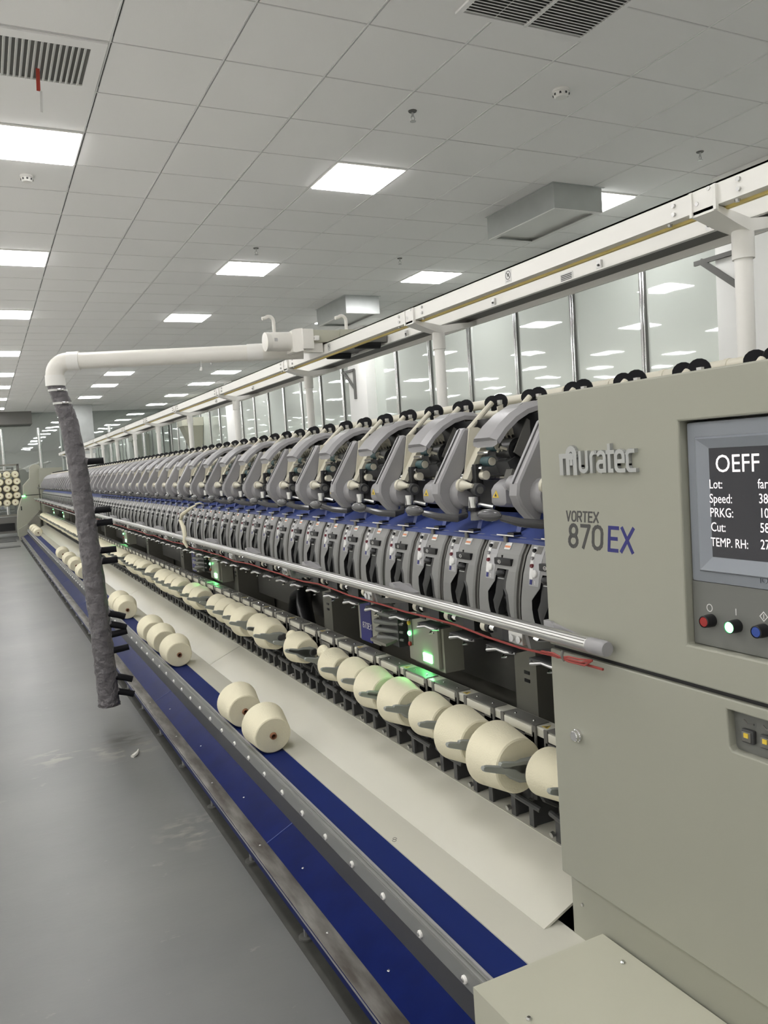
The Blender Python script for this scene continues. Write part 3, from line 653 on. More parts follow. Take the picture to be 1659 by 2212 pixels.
def panel_cover(y):
    zs = sorted(set([p[0] for p in PROF]+[1.2245, 1.224, 1.185, 1.165, 1.147, 1.12]), reverse=True); o = MB()
    G_ = M['grey']
    def q(a, b, z1, z2, m=G_, d1=0, d2=0): o.add([(px_(z1)+d1, y+a[0], z1), (px_(z1)+d2, y+b[0], z1), (px_(z2)+d2, y+b[1], z2), (px_(z2)+d1, y+a[1], z2)], [(0, 1, 2, 3)], m)
    e = 0.006
    for z1, z2 in zip(zs[:-1], zs[1:]):
        h1, h2 = hole(z1), hole(z2)
        q((YLp, YLp), (YLp-e, YLp-e), z1, z2, G_, 0.006, 0); q((YRp+e, YRp+e), (YRp, YRp), z1, z2, G_, 0, 0.006)
        q((YLp, YLp), (YLp, YLp), z1, z2, G_, 0.006, 0.08); q((YRp, YRp), (YRp, YRp), z1, z2, M['mgrey'], 0.006, 0.09)
        if h1 is None or h2 is None or z1 > 1.2242: q((YLp-e, YLp-e), (YRp+e, YRp+e), z1, z2)
        else:
            q((YLp-e, YLp-e), (h1[0], h2[0]), z1, z2); q((h1[1], h2[1]), (YRp+e, YRp+e), z1, z2)
            for k_ in (0, 1):
                s = 1 if k_ == 0 else -1
                q((h1[k_], h2[k_]), (h1[k_]-s*.007, h2[k_]-s*.007), z1, z2, M['dgrey'], 0, -0.004); q((h1[k_]-s*.007, h2[k_]-s*.007), (h1[k_]-s*.009, h2[k_]-s*.009), z1, z2, M['black'], -.004, .05)
    o.add([(1.507, y+YLp, 1.323), (1.507, y+YRp, 1.323), (1.58, y+YRp, 1.330), (1.58, y+YLp, 1.330)], [(0, 1, 2, 3)], G_)
    o.add([(px_(1.2242), y+.012, 1.2242), (px_(1.2242), y-.052, 1.2242), (px_(1.2242)+.05, y-.052, 1.2242), (px_(1.2242)+.05, y+.012, 1.2242)], [(0, 1, 2, 3)], M['black'])
    # brown edge strip in the joint to the next panel
    for z1, z2 in zip(zs[:-1], zs[1:]): q((YRp-.003, YRp-.003), (YRp-.0225, YRp-.0225), z1, z2, M['mgrey'], .012, .004)
    return o
def build_panel(y, level):
    t = thing('spinning_station', '', 'machine panel', (1.47, y, 1.068), 'grey spinning panels')
    cov = obj('cover', panel_cover(y), t, ang=0.5)
    o = MB(); o.box(1.505, 1.512, y-.085, y+.055, 1.05, 1.22, M['black']); obj('slot_back', o, t, smooth=False)
    lv = MB(); ring = []
    for z, wl, wr in ((1.208, .008, -.036), (1.170, .010, -.030), (1.145, .012, -.032), (1.120, .024, -.018), (1.095, .018, -.004), (1.07, .008, .0)):
        x = px_(z)+.010; ring.append([(x-.008, y+wl, z), (x-.010, y+(wl+wr)/2, z), (x-.008, y+wr, z), (x+.02, y+wr, z), (x+.02, y+wl, z)])
    lv.loft(ring, M['lever']); lever = obj('lever', lv, t)
    kb = MB(); kb.ell((px_(1.21)-.004, y-.018, 1.211), .014, .024, .012, M['black']); kb.box(px_(1.195)-.003, px_(1.195)+.01, y-.034, y-.002, 1.1935, 1.1955, M['paper']); obj('knob', kb, lever)
    sb = MB(); sb.box(px_(1.25)-.010, px_(1.25)+.006, y-.065, y+.026, 1.236, 1.258, M['black'], .003); sb.cyl((px_(1.26), y-.003, 1.257), (px_(1.26), y-.003, 1.266), .003, M['black'], n=8)
    s1 = obj('yarn_sensor', sb, t)
    ee = MB(); xx = px_(1.25)-.0102; ee.stroke([(y-.004+.007*math.cos(a*PI/8), 1.2465+.005*math.sin(a*PI/8)) for a in range(17)], .0016, xx, .0004, M['paper']); ee.stroke([(y-.0, 1.2465), (y-.008, 1.2465)], .0014, xx, .0004, M['paper'])
    if level == 0: obj('oval_emblem', ee, s1, smooth=False)
    lb = MB()
    def lab(a0, a1, z1, z0, m, d, name_mb=lb, b0=None, b1=None):
        b0 = a0 if b0 is None else b0; b1 = a1 if b1 is None else b1; rr = []
        for i in range(7):
            f = i/6; z = z1+(z0-z1)*f; ya = a0+(b0-a0)*f; yb = a1+(b1-a1)*f; x = px_(z)
            rr.append([(x-d, y+ya, z), (x-d, y+yb, z), (x+.004, y+yb, z), (x+.004, y+ya, z)])
        name_mb.loft(rr, m)
    lab(.088, .028, 1.305, 1.188, M['strip'], .0012, lb, .069, .022)
    lab(.086, .073, 1.300, 1.208, M['paper'], .0020, lb, .070, .054)
    cp = obj('control_strip', lb, t, smooth=False)
    wn2 = MB(); lab(.066, .040, 1.303, 1.282, M['mgrey'], .002, wn2); obj('display_window', wn2, t, smooth=False)
    for zc, yc, r, m, nm in ((1.290, .0745, .0066, M['black'], 'black_button'), (1.268, .0715, .006, M['lgrey'], 'grey_button'), (1.246, .066, .0066, M['darkred'], 'red_button'), (1.224, .046, .0125, M['paper'], 'white_button')):
        o = MB(); x = px_(zc); o.lathe((x, y+yc, zc), (-1, 0, .15), [(0, r), (.005, r), (.0075, r*.85), (.009 if r > .01 else .006, r*.5)], m, 14); obj(nm, o, cp)
    o = MB(); lab(.066, .055, 1.206, 1.192, M['navy'], .0024, o); obj('blue_window', o, cp, smooth=False)
    ck = MB(); ck.box(1.488, 1.56, y-.052, y+.042, 1.327, 1.3305, M['chrome']); ck.box(1.490, 1.496, y-.008, y+.008, 1.306, 1.3275, M['mgrey']); ck.box(1.490, 1.52, y-.05, y-.016, 1.3305, 1.338, M['black'])
    obj('chrome_clip', ck, t, smooth=False)
    wl = MB(); lab(-.002, -.034, 1.305, 1.285, M['paper'], .003, wl); lab(-.003, -.032, 1.296, 1.290, M['orange'], .0034, wl); obj('warning_label', wl, t, smooth=False)
    nz = MB(); nz.tube([(1.475, y-.055, 1.125), (1.470, y-.028, 1.122), (1.476, y-.002, 1.124)], .003, M['chrome'], 6); nz.lathe((1.478, y-.03, 1.123), (0, 0, 1), [(0, .009), (.016, .003)], M['chrome'], 8); nz.box(1.455, 1.505, y-.07, y+.02, 1.068, 1.074, M['steel']); nz.lathe((1.452, y-.045, 1.072), (0, 0, 1), [(0, .008), (.006, .008)], M['chrome'], 8)
    obj('yarn_guide', nz, t)
    lh = MB(); lh.prism([(1.452, 1.066), (1.452, 1.02), (1.47, .985), (1.53, .975), (1.56, 1.0), (1.56, 1.066)], 'y', y-.03, y+.075, M['dgrey']); lh.box(1.44, 1.50, y-.10, y-.03, 1.0, 1.05, M['black']); obj('lower_housing', lh, t)
    wr = MB(); wr.cyl((1.452, y+.066, 1.026), (1.452, y+.090, 1.026), .019, M['cream'], n=14); wr.cyl((1.452, y+.048, 1.024), (1.452, y+.066, 1.024), .017, M['black'], n=14); wr.cyl((1.448, y+.02, 1.026), (1.448, y+.05, 1.026), .010, M['chrome'], n=10); obj('ring_joint', wr, t)
    hk = MB(); hk.tube([(1.45, y+.075, .962), (1.428, y+.045, .955), (1.44, y+.01, .962), (1.44, y-.04, .960), (1.45, y-.08, .962)], [.004, .006, .005, .006, .004], M['steel'], 8); hk.box(1.44, 1.50, y-.075, y+.07, .962, .968, M['dgrey']); hk.tube([(1.44, y-.05, .946), (1.44, y-.02, .940), (1.46, y-.01, .95)], .003, M['chrome'], 6); obj('yarn_hook', hk, t)
    return t
proto = build_panel(0.0, 0)
mid = ('oval_emblem', 'black_button', 'grey_button', 'red_button', 'blue_window', 'warning_label')
far = mid+('knob', 'display_window', 'control_strip', 'yarn_guide', 'ring_joint', 'chrome_clip', 'slot_back')
for n, y in enumerate(UY):
    lab_ = 'grey spinning panel, %s from the control cabinet' % nth(n+1)
    if n < 5: lab_ = 'grey spinning panel marked number %d, %s from the control cabinet' % (n+1, nth(n+1))
    if n == 0: r = proto; r.location = (1.47, y, 1.068); r['label'] = lab_
    else: r = dup(proto, (1.47, y, 1.068), lab_, None, () if n < 22 else mid if n < 44 else far)
    if n < 14:
        nb = MB(); z = 1.192; text_mb(nb, str(n+1), 0.019, px_(1.20)-.0022-1.47, .046, z-1.068, M['paper'], 0.0004)
        ORG['tmp'] = Vector((0, 0, 0)); me = obj('number', nb, None, smooth=False); me.parent = r; me.location = (0, 0, 0)

# ================================================================== SPINNING HEADS (one per pair of positions)
def build_head(Y):
    t = thing('yarn_spinner', '', 'machine head', (1.55, Y, 1.38), 'grey spinning heads')
    L = M['lgrey']
    b = MB()
    # long side bar: profile in (x,z), lofted over y with chamfered edges
    pr = [(1.498, 1.370), (1.462, 1.405), (1.440, 1.432), (1.428, 1.463), (1.433, 1.500), (1.545, 1.683), (1.556, 1.690), (1.604, 1.676), (1.610, 1.662), (1.518, 1.500), (1.530, 1.470), (1.530, 1.438), (1.522, 1.418), (1.512, 1.385)]
    cx_, cz_ = 1.51, 1.52
    def ins(d): 
        out = []
        n = len(pr)
        for i in range(n):
            a = Vector(pr[i-1]); c = Vector(pr[i]); e = Vector(pr[(i+1) % n])
            t1 = (c-a).normalized(); t2 = (e-c).normalized(); nn = (Vector((t1.y, -t1.x))+Vector((t2.y, -t2.x)))
            nn = nn/max(nn.length, 1e-6); out.append((c.x+nn.x*d, c.y+nn.y*d))
        return out
    test = ins(.003); d_ = .003 if abs(test[3][0]-1.5) < abs(pr[3][0]-1.5) else -.003
    rings = []
    for yy, k_ in ((Y-.014, 2.2), (Y-.008, 0), (Y+.030, 0), (Y+.036, 1.6)):
        rings.append([(p[0], yy, p[1]) for p in ins(d_*k_)])
    b.loft(rings, L); 
    bar = obj('side_bar', b, t, ang=0.35)
    g = MB(); g.obox((1.488, Y+.012, 1.593), (.0575, 0, .094), (0, .002, 0), (-.0016, 0, .001), M['dgrey']); obj('slot_line', g, bar, smooth=False)
    hb = MB()
    hb.loft([[(1.52+.048*k_*math.cos(a), yy, 1.457+.056*k_*math.sin(a)*(1 if math.sin(a) > 0 else 1.0)) for a in [2*PI*j/16 for j in range(16)]] for yy, k_ in ((Y-.012, 1), (Y-.040, .95), (Y-.052, .78))], L)
    obj('knuckle', hb, t)
    # arch cover
    ac = MB(); path = [(1.512, 1.633), (1.548, 1.672), (1.592, 1.706), (1.64, 1.730), (1.69, 1.742), (1.74, 1.738), (1.79, 1.715), (1.82, 1.685)]
    yc = Y-.150; ya = Y-.200
    rings = []
    for i, p in enumerate(path):
        a = Vector(path[max(i-1, 0)]); c = Vector(path[min(i+1, len(path)-1)]); tt = (c-a).normalized(); nn = Vector((-tt.y, tt.x))
        cs_ = [(-.073, -.012), (-.073, .004), (-.048, .020), (.045, .020), (.070, .004), (.070, -.012), (.060, -.012), (.040, .006), (-.045, .006), (-.063, -.012)]
        rings.append([(p[0]+nn.x*v, ya+u, p[1]+nn.y*v) for u, v in cs_])
    ac.loft(rings, L, cap=True)
    p = path[0]; ac.add([(p[0]-.002, ya+u, p[1]+v) for u, v in ((-.073, -.010), (-.073, .004), (-.048, .016), (.045, .016), (.070, .004), (.070, -.010), (.045, -.018), (-.048, -.018))], [range(8)], L)
    arch = obj('arch_cover', ac, t, ang=0.35)
    o = MB(); o.obox((1.625, ya, 1.7445), (.020, 0, .0115), (0, .04, 0), (-.0004, 0, .0006), M['grey']); obj('top_label', o, arch, smooth=False)
    # inner mechanism
    o = MB(); o.box(1.62, 1.66, yc-.11, yc+.06, 1.42, 1.52, M['black']); obj('inner_plate', o, t, smooth=False)
    o = MB(); o.cyl((1.640, yc-.06, 1.600), (1.640, yc+.02, 1.600), .043, M['lever'], n=18); o.cyl((1.640, yc-.068, 1.600), (1.640, yc-.06, 1.600), .030, M['black'], n=16); obj('drive_motor', o, t)
    o = MB(); o.obox((1.622, yc-.03, 1.550), (.026, 0, .012), (0, .038, 0), (-.011, 0, .024), M['dgrey']); o.obox((1.60, yc-.03, 1.562), (.004, 0, .003), (0, .02, 0), (-.006, 0, .010), M['dgrey']); obj('sensor_block', o, t, smooth=False)
    o = MB(); o.obox((1.650, yc-.10, 1.630), (.030, 0, .055), (0, .003, 0), (-.03, 0, .018), M['mgrey']); obj('bracket_plate', o, t, smooth=False)
    for dz, x in ((1.566, 1.572), (1.617, 1.600)):
        o = MB(); o.cyl((x, yc+.005, dz), (x, yc+.055, dz), .0175, M['teal'], n=14); s_ = obj('spool', o, t)
        obj('spool_end', MB().lathe((x, yc+.005, dz), (0, -1, 0), [(0, .0150), (.003, .0145), (.0032, .006)], M['cream'], 14), s_)
    for dz, x in ((1.597, 1.575), (1.545, 1.545)): obj('pin', MB().cyl((x, yc+.02, dz), (x, yc+.085, dz), .0085, M['chrome'], n=10), t)
    for x, z in ((1.60, 1.520), (1.63, 1.575), (1.66, 1.635)): obj('guide_pin', MB().cyl((x, Y-.425, z), (x-.004, Y-.365, z), .0075, M['chrome'], n=10), t)
    o = MB(); o.cyl((1.556, yc+.02, 1.520), (1.556, yc+.045, 1.520), .016, M['cream'], n=16); obj('tension_knob', o, t)
    o = MB(); o.cyl((1.60, yc-.26, 1.508), (1.60, yc+.08, 1.508), .010, M['chrome'], n=10); o.obox((1.595, yc-.06, 1.515), (.008, 0, .02), (0, .018, 0), (-.006, 0, .003), M['mgrey']); obj('shaft', o, t)
    o = MB(); o.cyl((1.535, yc+.095, 1.480), (1.535, yc+.055, 1.474), .0165, M['black'], n=14); o.cyl((1.535, yc+.06, 1.475), (1.535, yc+.032, 1.470), .022, M['dgrey'], n=16); o.lathe((1.535, yc+.032, 1.470), (0, -1, 0), [(0, .014), (.002, .013)], M['mgrey'], 14); o.box(1.53, 1.56, yc+.045, yc+.07, 1.47, 1.56, M['black'], .004); obj('top_roller', o, t)
    o = MB(); o.lathe((1.500, Y-.045, 1.489), (.25, -1, -.06), [(0, .023), (.010, .023), (.013, .018), (.022, .016), (.05, .009), (.062, .008)], M['cream'], 18); obj('guide_cone', o, t)
    o = MB(); o.cyl((1.525, yc+.06, 1.448), (1.525, yc+.06, 1.410), .022, M['chrome'], n=16); o.cyl((1.525, yc+.06, 1.410), (1.525, yc+.06, 1.398), .0235, M['black'], n=16); o.cyl((1.53, yc+.06, 1.398), (1.53, yc+.06, 1.365), .019, M['grey'], n=14); o.cyl((1.54, yc+.05, 1.42), (1.56, yc-.01, 1.41), .008, M['steel'], n=8); obj('bottom_roller', o, t)
    # motor housing with warning triangle
    o = MB(); rg = []
    for x, dy, dz, cz in ((1.522, .030, .022, 1.452), (1.530, .042, .034, 1.454), (1.56, .052, .046, 1.458), (1.62, .055, .05, 1.462)):
        rg.append([(x, yc-.085+dy*u, cz+dz*v) for u, v in ((-1, -.75), (-.7, -1), (.7, -1), (1, -.75), (1, .5), (.55, 1), (-.55, 1), (-1, .5))])
    o.loft(rg, L); o.cyl((1.545, yc-.145, 1.492), (1.545, yc-.185, 1.486), .028, L, n=14); mh = obj('gearbox_cover', o, t)
    o = MB(); xx = 1.5205; o.add([(xx, yc-.062, 1.446), (xx, yc-.100, 1.446), (xx+.001, yc-.085, 1.472)], [(0, 1, 2)], M['yellow']); o.add([(xx-.0005, yc-.074, 1.450), (xx-.0005, yc-.088, 1.450), (xx-.0003, yc-.083, 1.461)], [(0, 1, 2)], M['ink']); obj('warning_triangle', o, mh, smooth=False)['label'] = 'yellow warning triangle'
    o = MB(); o.tube([(1.60, yc+.06, 1.640), (1.63, yc+.045, 1.665), (1.66, yc+.02, 1.672), (1.69, yc-.01, 1.655)], .019, M['cream'], 12)
    for q in range(7): o.torus((1.605+.011*q, yc+.057-.008*q, 1.645+.005*q-.0006*q*q), (.8, -.45, .4), .0195, .0025, M['cream'], n=12, k=5)
    obj('corrugated_hose', o, t)
    o = MB(); o.tube([(1.60, yc-.02, 1.602), (1.585, yc-.035, 1.612), (1.60, yc-.05, 1.604)], .005, M['cream'], 8); o.tube([(1.595, yc-.01, 1.608), (1.580, yc-.02, 1.598)], .004, M['cream'], 8); obj('yarn_clamp', o, t)
    # cream side plate parallel to the bar
    o = MB(); o.prism([(1.520, 1.508), (1.590, 1.628), (1.606, 1.620), (1.535, 1.498)], 'y', Y-.062, Y-.022, M['cream']); o.prism([(1.565, 1.690), (1.60, 1.69), (1.645, 1.668), (1.635, 1.60), (1.55, 1.505), (1.53, 1.50)], 'y', Y-.026, Y-.020, M['cream'])
    for xz in ((1.622, 1.665), (1.545, 1.53)): o.lathe((xz[0], Y-.0262, xz[1]), (0, -1, 0), [(0, .005), (.0006, .005)], M['black'], 10)
    obj('side_plate', o, t, smooth=False)
    # hand grip on its curved lever
    o = MB(); o.ell((1.352, Y+.030, 1.410), .018, .062, .019, M['gripm'], 16, 10); obj('grip', o, t)
    o = MB(); o.tube([(1.360, Y-.02, 1.403), (1.39, Y-.075, 1.388), (1.44, Y-.11, 1.380), (1.485, Y-.09, 1.385), (1.515, Y-.04, 1.40)], [.010, .013, .014, .012, .01], M['gripm'], 10); obj('grip_lever', o, t)
    # blue blocks under the head
    o = MB()
    for dy in (-.10,): o.prism([(1.53, 1.327), (1.60, 1.362), (1.60, 1.395), (1.545, 1.372)], 'y', Y+dy-.012, Y+dy+.012, M['blue'])
    obj('blue_block', o, t, smooth=False)
    o = MB(); o.prism([(1.53, 1.327), (1.60, 1.362), (1.60, 1.395), (1.545, 1.372)], 'y', Y-.342, Y-.318, M['blue']); obj('blue_block', o, t, smooth=False)
    return t
HY = [2.0+.47*k_ for k_ in range(48)]
hp = build_head(0.0)
hmid = ('slot_line', 'top_label', 'yarn_clamp', 'pin', 'spool_end', 'warning_triangle')
hfar = hmid+('guide_pin', 'spool', 'corrugated_hose', 'drive_motor', 'tension_knob', 'shaft', 'bottom_roller', 'top_roller', 'blue_block', 'guide_cone')
for k_, y in enumerate(HY):
    lab_ = 'grey arched spinning head, %s from the control cabinet' % nth(k_+1)
    if k_ == 0: hp.location = (1.55, y, 1.38); hp['label'] = lab_
    else: dup(hp, (1.55, y, 1.38), lab_, None, () if k_ < 10 else hmid if k_ < 20 else hfar)

# ------------------------------------------------------------------ yarn guide poles with black hooks
def build_guide():
    t = thing('yarn_guide_pole', '', 'yarn guide', (1.70, 0, 1.70), 'black hooked yarn guide poles')
    obj('pole', MB().cyl((1.625, 0, 1.685), (1.735, 0, 1.782), .0105, M['cream'], n=10), t)
    def cres2(c, R, flip):
        mb = MB(); n = 14; rings = []; c = Vector(c)
        nrm = Vector((-.75, -.62, .1)).normalized(); u = Vector((0, 0, 1)); u = (u-nrm*u.dot(nrm)).normalized(); w_ = u.cross(nrm)
        for i in range(n+1):
            a = math.radians(195-i*(285/n)); wd_ = .004+.0115*math.sin(PI*min(1, (i+1.2)/(n+2.4)))
            dr_ = u*math.sin(a)-w_*math.cos(a)*flip
            rings.append([c+dr_*(R-wd_)+nrm*.008, c+dr_*(R+wd_)+nrm*.006, c+dr_*(R+wd_*1.1), c+dr_*(R+wd_)-nrm*.006, c+dr_*(R-wd_)-nrm*.008])
        mb.loft(rings, M['rubber']); return mb
    obj('front_hook', cres2((1.756, -.018, 1.781), .0175, -1), t)
    obj('rear_hook', cres2((1.764, .045, 1.779), .018, -1), t)
    obj('pin', MB().obox((1.750, -.030, 1.780), (.0, .008, 0), (.006, 0, 0), (0, 0, .009), M['steel']), t, smooth=False)
    o = MB(); o.prism([(1.74, 1.70), (1.735, 1.765), (1.765, 1.775), (1.785, 1.70)], 'y', -.036, -.030, M['cream']); o.cyl((1.75, -.04, 1.712), (1.75, -.028, 1.712), .013, M['white'], n=12); obj('bracket', o, t)
    return t
gp = build_guide()
GYs = [2.545+.235*k_ for k_ in range(-5, 92)]
for k_, y in enumerate(GYs):
    lab_ = ('black hooked yarn guide, %s showing above the control cabinet' % nth(k_+1)) if k_ < 4 else 'black hooked yarn guide on white pole, %s beyond the control cabinet' % nth(k_-3)
    if k_ == 0: gp.location = (1.70, y, 1.70); gp['label'] = lab_
    else: dup(gp, (1.70, y, 1.70), lab_, None, () if k_ < 45 else ('pin', 'bracket'))

# ================================================================== YARN PACKAGES
def pkg_mb(R, r_small, L, bev=.006):
    mb = MB(); k_ = (R-r_small)/L
    mb.lathe((0, 0, 0), (0, 1, 0), [(0.0, .017), (0.001, r_small-.004), (0.005, r_small+.001), (L-.008, R), (L-.002, R-.003), (L, R-.012), (L, .02)], M['yarn'], 40, cap=False)
    return mb
def make_package(R, L=.150, tip=.022):
    rs = R-tip
    t = thing('yarn_package', '', 'yarn package', (0, 0, 0))
    obj('yarn', pkg_mb(R, rs, L), t)
    o = MB(); o.lathe((0, 0, 0), (0, 1, 0), [(-.010, .0105), (-.011, .0130), (-.009, .0155), (.006, .0165), (L+.008, .021), (L+.008, .018), (.0, .0115), (-.010, .0105)], M['cardboard'], 24, cap=False); obj('paper_tube', o, t)
    o = MB(); o.lathe((0, .02, 0), (0, 1, 0), [(0, .0125), (.001, .0125)], M['tubehole'], 20); obj('tube_bore', o, t)
    return t
protos = {}
def package(R, loc, label, group, tilt=0.0):
    key = round(R, 3)
    if key not in protos: p = make_package(R); p.location = loc; p['label'] = label; p['group'] = group; protos[key] = p
    else: p = dup(protos[key], loc, label, group)
    p.rotation_euler = (tilt, 0, 0); return p
beltY = [3.515, 3.956, 5.489, 5.965, 6.39, 7.677, 8.03, 11.17, 12.2, 13.1, 14.305, 20.99, 21.85, 22.75]
bl = ['nearest cream yarn package on the blue belt', 'second nearest cream yarn package on the blue belt', 'nearest of the row of three packages on the belt', 'middle of the row of three packages on the belt', 'farthest of the row of three packages on the belt',
      'yarn package on the belt just right of the grey hose, its brown tube showing', 'yarn package on the belt partly hidden behind the grey hose', 'belt package half hidden left of the grey hose', 'second belt package left of the hose, between two others', 'third belt package left of the hose, beside a lone one', 'lone belt package left of the grey hose with its tube end showing',
      'nearest of three small distant packages at the far belt end', 'middle of three small distant packages at the far belt end', 'farthest of three small distant packages at the far belt end']
for y, l in zip(beltY, bl):
    R = .107; rs = R-.022; th = math.atan2(.022, .15)
    package(R, (1.092, y, .278+rs/math.cos(th)+.001), l, 'yarn packages on the blue belt', tilt=th)
# packages held on the cradles
sizes = {1: .075, 2: .107, 3: .098, 4: .085, 5: .094, 6: .092, 7: .080, 8: .080, 9: .034, 10: .084, 11: .034, 12: .094, 13: .078, 14: .098, 15: .088, 16: .088, 17: .085, 18: .034, 19: .094, 20: .094, 21: .034, 22: .090, 23: .094, 24: .098, 25: .094, 26: .03, 27: .094, 28: .034, 29: .094, 30: .09}
def cradle_mb(parts, t, R, y):
    pass
cr = {}
def axis_pos(R):
    a = math.radians(12); d = .036+R+.001
    return 1.552-d*math.cos(a), .640-d*math.sin(a)+.012
def build_cradle():
    t = thing('package_cradle', '', 'cradle', (1.52, 0, .38), 'package cradles')
    o = MB()
    for dy in (-.055, .045):
        o.prism([(1.500, .380), (1.500, .43), (1.515, .50), (1.56, .56), (1.60, .56), (1.60, .380)], 'y', dy-.006, dy+.006, M['dgrey'])
        o.box(1.496, 1.506, dy-.012, dy+.012, .380, .47, M['dgrey'])
    o.box(1.53, 1.60, -.055, .045, .44, .48, M['dgrey']); obj('bracket', o, t)
    o = MB(); o.lathe((1.492, .06, .405), (-1, 0, -.2), [(0, .009), (.012, .009)], M['steel'], 10); obj('bolt', o, t)
    o = MB(); o.tube([(1.545, -.13, .47), (1.50, -.13, .50), (1.47, -.132, .55), (1.45, -.134, .62)], [.012, .014, .013, .01], M['dgrey'], 8); o.tube([(1.50, -.10, .45), (1.47, -.02, .475), (1.50, .08, .46)], .010, M['dgrey'], 8); o.lathe((1.488, -.10, .50), (-1, 0, 0), [(0, .014), (.006, .012)], M['black'], 12); obj('swing_arm', o, t)
    return t
cp0 = build_cradle()
def arm_mb(R):
    ax, az = axis_pos(R); o = MB()
    y = -.158; L = R+.055
    d = Vector((-.955, 0, .295)).normalized(); nrm = Vector((.295, 0, .955)).normalized(); c = Vector((ax, y, az-.008))
    prof = [(-.02, .030), (.015, .034), (.055, .024), (.075, .0135), (L-.012, .0105), (L-.003, .008), (L, .004)]
    rings = []
    for s_, h_ in prof:
        p = c+d*s_; rings.append([p+nrm*h_+Vector((0, .003, 0)), p+nrm*h_*.7+Vector((0, -.006, 0)), p-nrm*h_*.7+Vector((0, -.006, 0)), p-nrm*h_+Vector((0, .003, 0)), p-nrm*h_*.7+Vector((0, .010, 0)), p+nrm*h_*.7+Vector((0, .010, 0))])
    o.loft(rings, M['arm']); o.cyl((ax, y+.012, az), (ax, y+.030, az), .014, M['dgrey'], n=12); o.lathe((ax+.012, y-.006, az), (0, -1, 0), [(0, .018), (.006, .016)], M['dgrey'], 14)
    return o
armcache = {}
for n, y in enumerate(UY):
    u = n+1
    R = sizes.get(u)
    if R is None: R = random.choice([.09, .094, .098, .085, .094, .034] if u < 48 else [.094, .09, .098])
    lab_ = 'dark bracket and grey arm holding the %s package from the control cabinet' % nth(u)
    loc = (1.52, y, .38)
    if n == 0: c = cp0; c.location = loc; c['label'] = lab_
    else: c = dup(cp0, loc, lab_, None, () if u < 50 else ('bolt',))
    key = round(R, 3)
    if key not in armcache:
        mb = arm_mb(R); o = MB(); o.v = [tuple(Vector(v)-Vector((1.52, 0, .38))) for v in mb.v]; o.f = mb.f; o.m = mb.m; o.mats = mb.mats
        a_ = obj('holding_arm', o, None, ang=.5); armcache[key] = a_.data
    else: a_ = bpy.data.objects.new('holding_arm', armcache[key]); COL.objects.link(a_)
    a_.parent = c; a_.location = (0, 0, 0)
    ax, az = axis_pos(R)
    word = 'bare cream tube just started' if R < .05 else 'cream yarn package'
    package(R, (ax, y-.125, az), '%s on its cradle, %s from the control cabinet' % (word, nth(u)), 'yarn packages on the cradles')

# ================================================================== ALUMINIUM TUBE RAIL WITH RED CORD
t = thing('front_tube', 'long aluminium tube along the front of the spinning panels', 'tube', (1.27, 13, 1.12))
o = MB(); o.cyl((1.27, 1.50, 1.122), (1.27, 24.9, 1.122), .0185, M['alu'], n=20); obj('tube', o, t)
o = MB(); o.lathe((1.27, 1.445, 1.122), (0, 1, 0), [(0, .017), (.006, .0195), (.06, .0195)], M['lgrey'], 20); obj('end_cap', o, t)
fn = MB()
for a in (.5, .9, 1.3): fn.cyl((1.27-.0185*math.sin(a), 1.51, 1.122+.0185*math.cos(a)), (1.27-.0185*math.sin(a), 24.9, 1.122+.0185*math.cos(a)), .0012, M['mgrey'], n=5)
obj('groove', fn, t)
def clamp(y):
    o = MB(); o.box(1.262, 1.30, y-.03, y+.035, 1.072, 1.106, M['steel'], .004)
    for dy in (-.018, .014): o.lathe((1.262, y+dy, 1.088), (-1, 0, 0), [(0, .010), (.006, .010), (.006, .005)], M['chrome'], 10)
    o.prism([(1.27, 1.105), (1.30, 1.08), (1.44, 1.06), (1.44, 1.045), (1.28, 1.062)], 'y', y-.045, y-.03, M['grey']); return o
for q, y in enumerate([1.80+.94*i for i in range(25)]):
    if q == 0: cl = obj('clamp', clamp(y), t); k0 = y; cl['label'] = 'bright clamp bracket'
    else:
        c = cl.copy(); COL.objects.link(c); c.parent = t; c.location = (0, y-k0, 0)
for q, y in enumerate([1.66+.90*i for i in range(25)]):
    if q == 0:
        o = MB(); o.loft([[(1.285, y+.04, 1.125), (1.285, y-.02, 1.118), (1.36, y-.02, 1.11), (1.36, y+.04, 1.11)], [(1.290, y+.045, 1.148), (1.290, y+.02, 1.150), (1.36, y+.02, 1.14), (1.36, y+.045, 1.14)]], M['lgrey'])
        o.loft([[(1.287, y+.045, 1.150), (1.287, y+.045, 1.118), (1.33, y+.045, 1.118), (1.33, y+.045, 1.150)], [(1.295, y-.10, 1.128), (1.295, y-.10, 1.118), (1.33, y-.10, 1.118), (1.33, y-.10, 1.128)]], M['lgrey'])
        wg = obj('sensor_wedge', o, t); w0 = y; wg['label'] = 'grey wedge shaped sensor cover'
    else:
        c = wg.copy(); COL.objects.link(c); c.parent = t; c.location = (0, y-w0, 0)
o = MB(); o.cyl((1.27, 24.85, 1.122), (1.27, 24.95, 1.122), .03, M['black'], n=12); o.box(1.235, 1.24, 24.80, 24.86, 1.10, 1.14, M['rled']); obj('end_lamp', o, t)['label'] = 'red end lamp'
pth = []
for i in range(140):
    y = 1.47+i*.165; pth.append((1.275, y, 1.066+.010*math.sin(i*1.9)*.3-.004*math.cos((y-1.8)/.94*2*PI)))
t = thing('red_wire', 'thin red cord strung below the aluminium tube', 'cord', (1.27, 8, 1.06))
obj('cord', MB().tube(pth, .0034, M['cord'], 6), t)
o = MB()
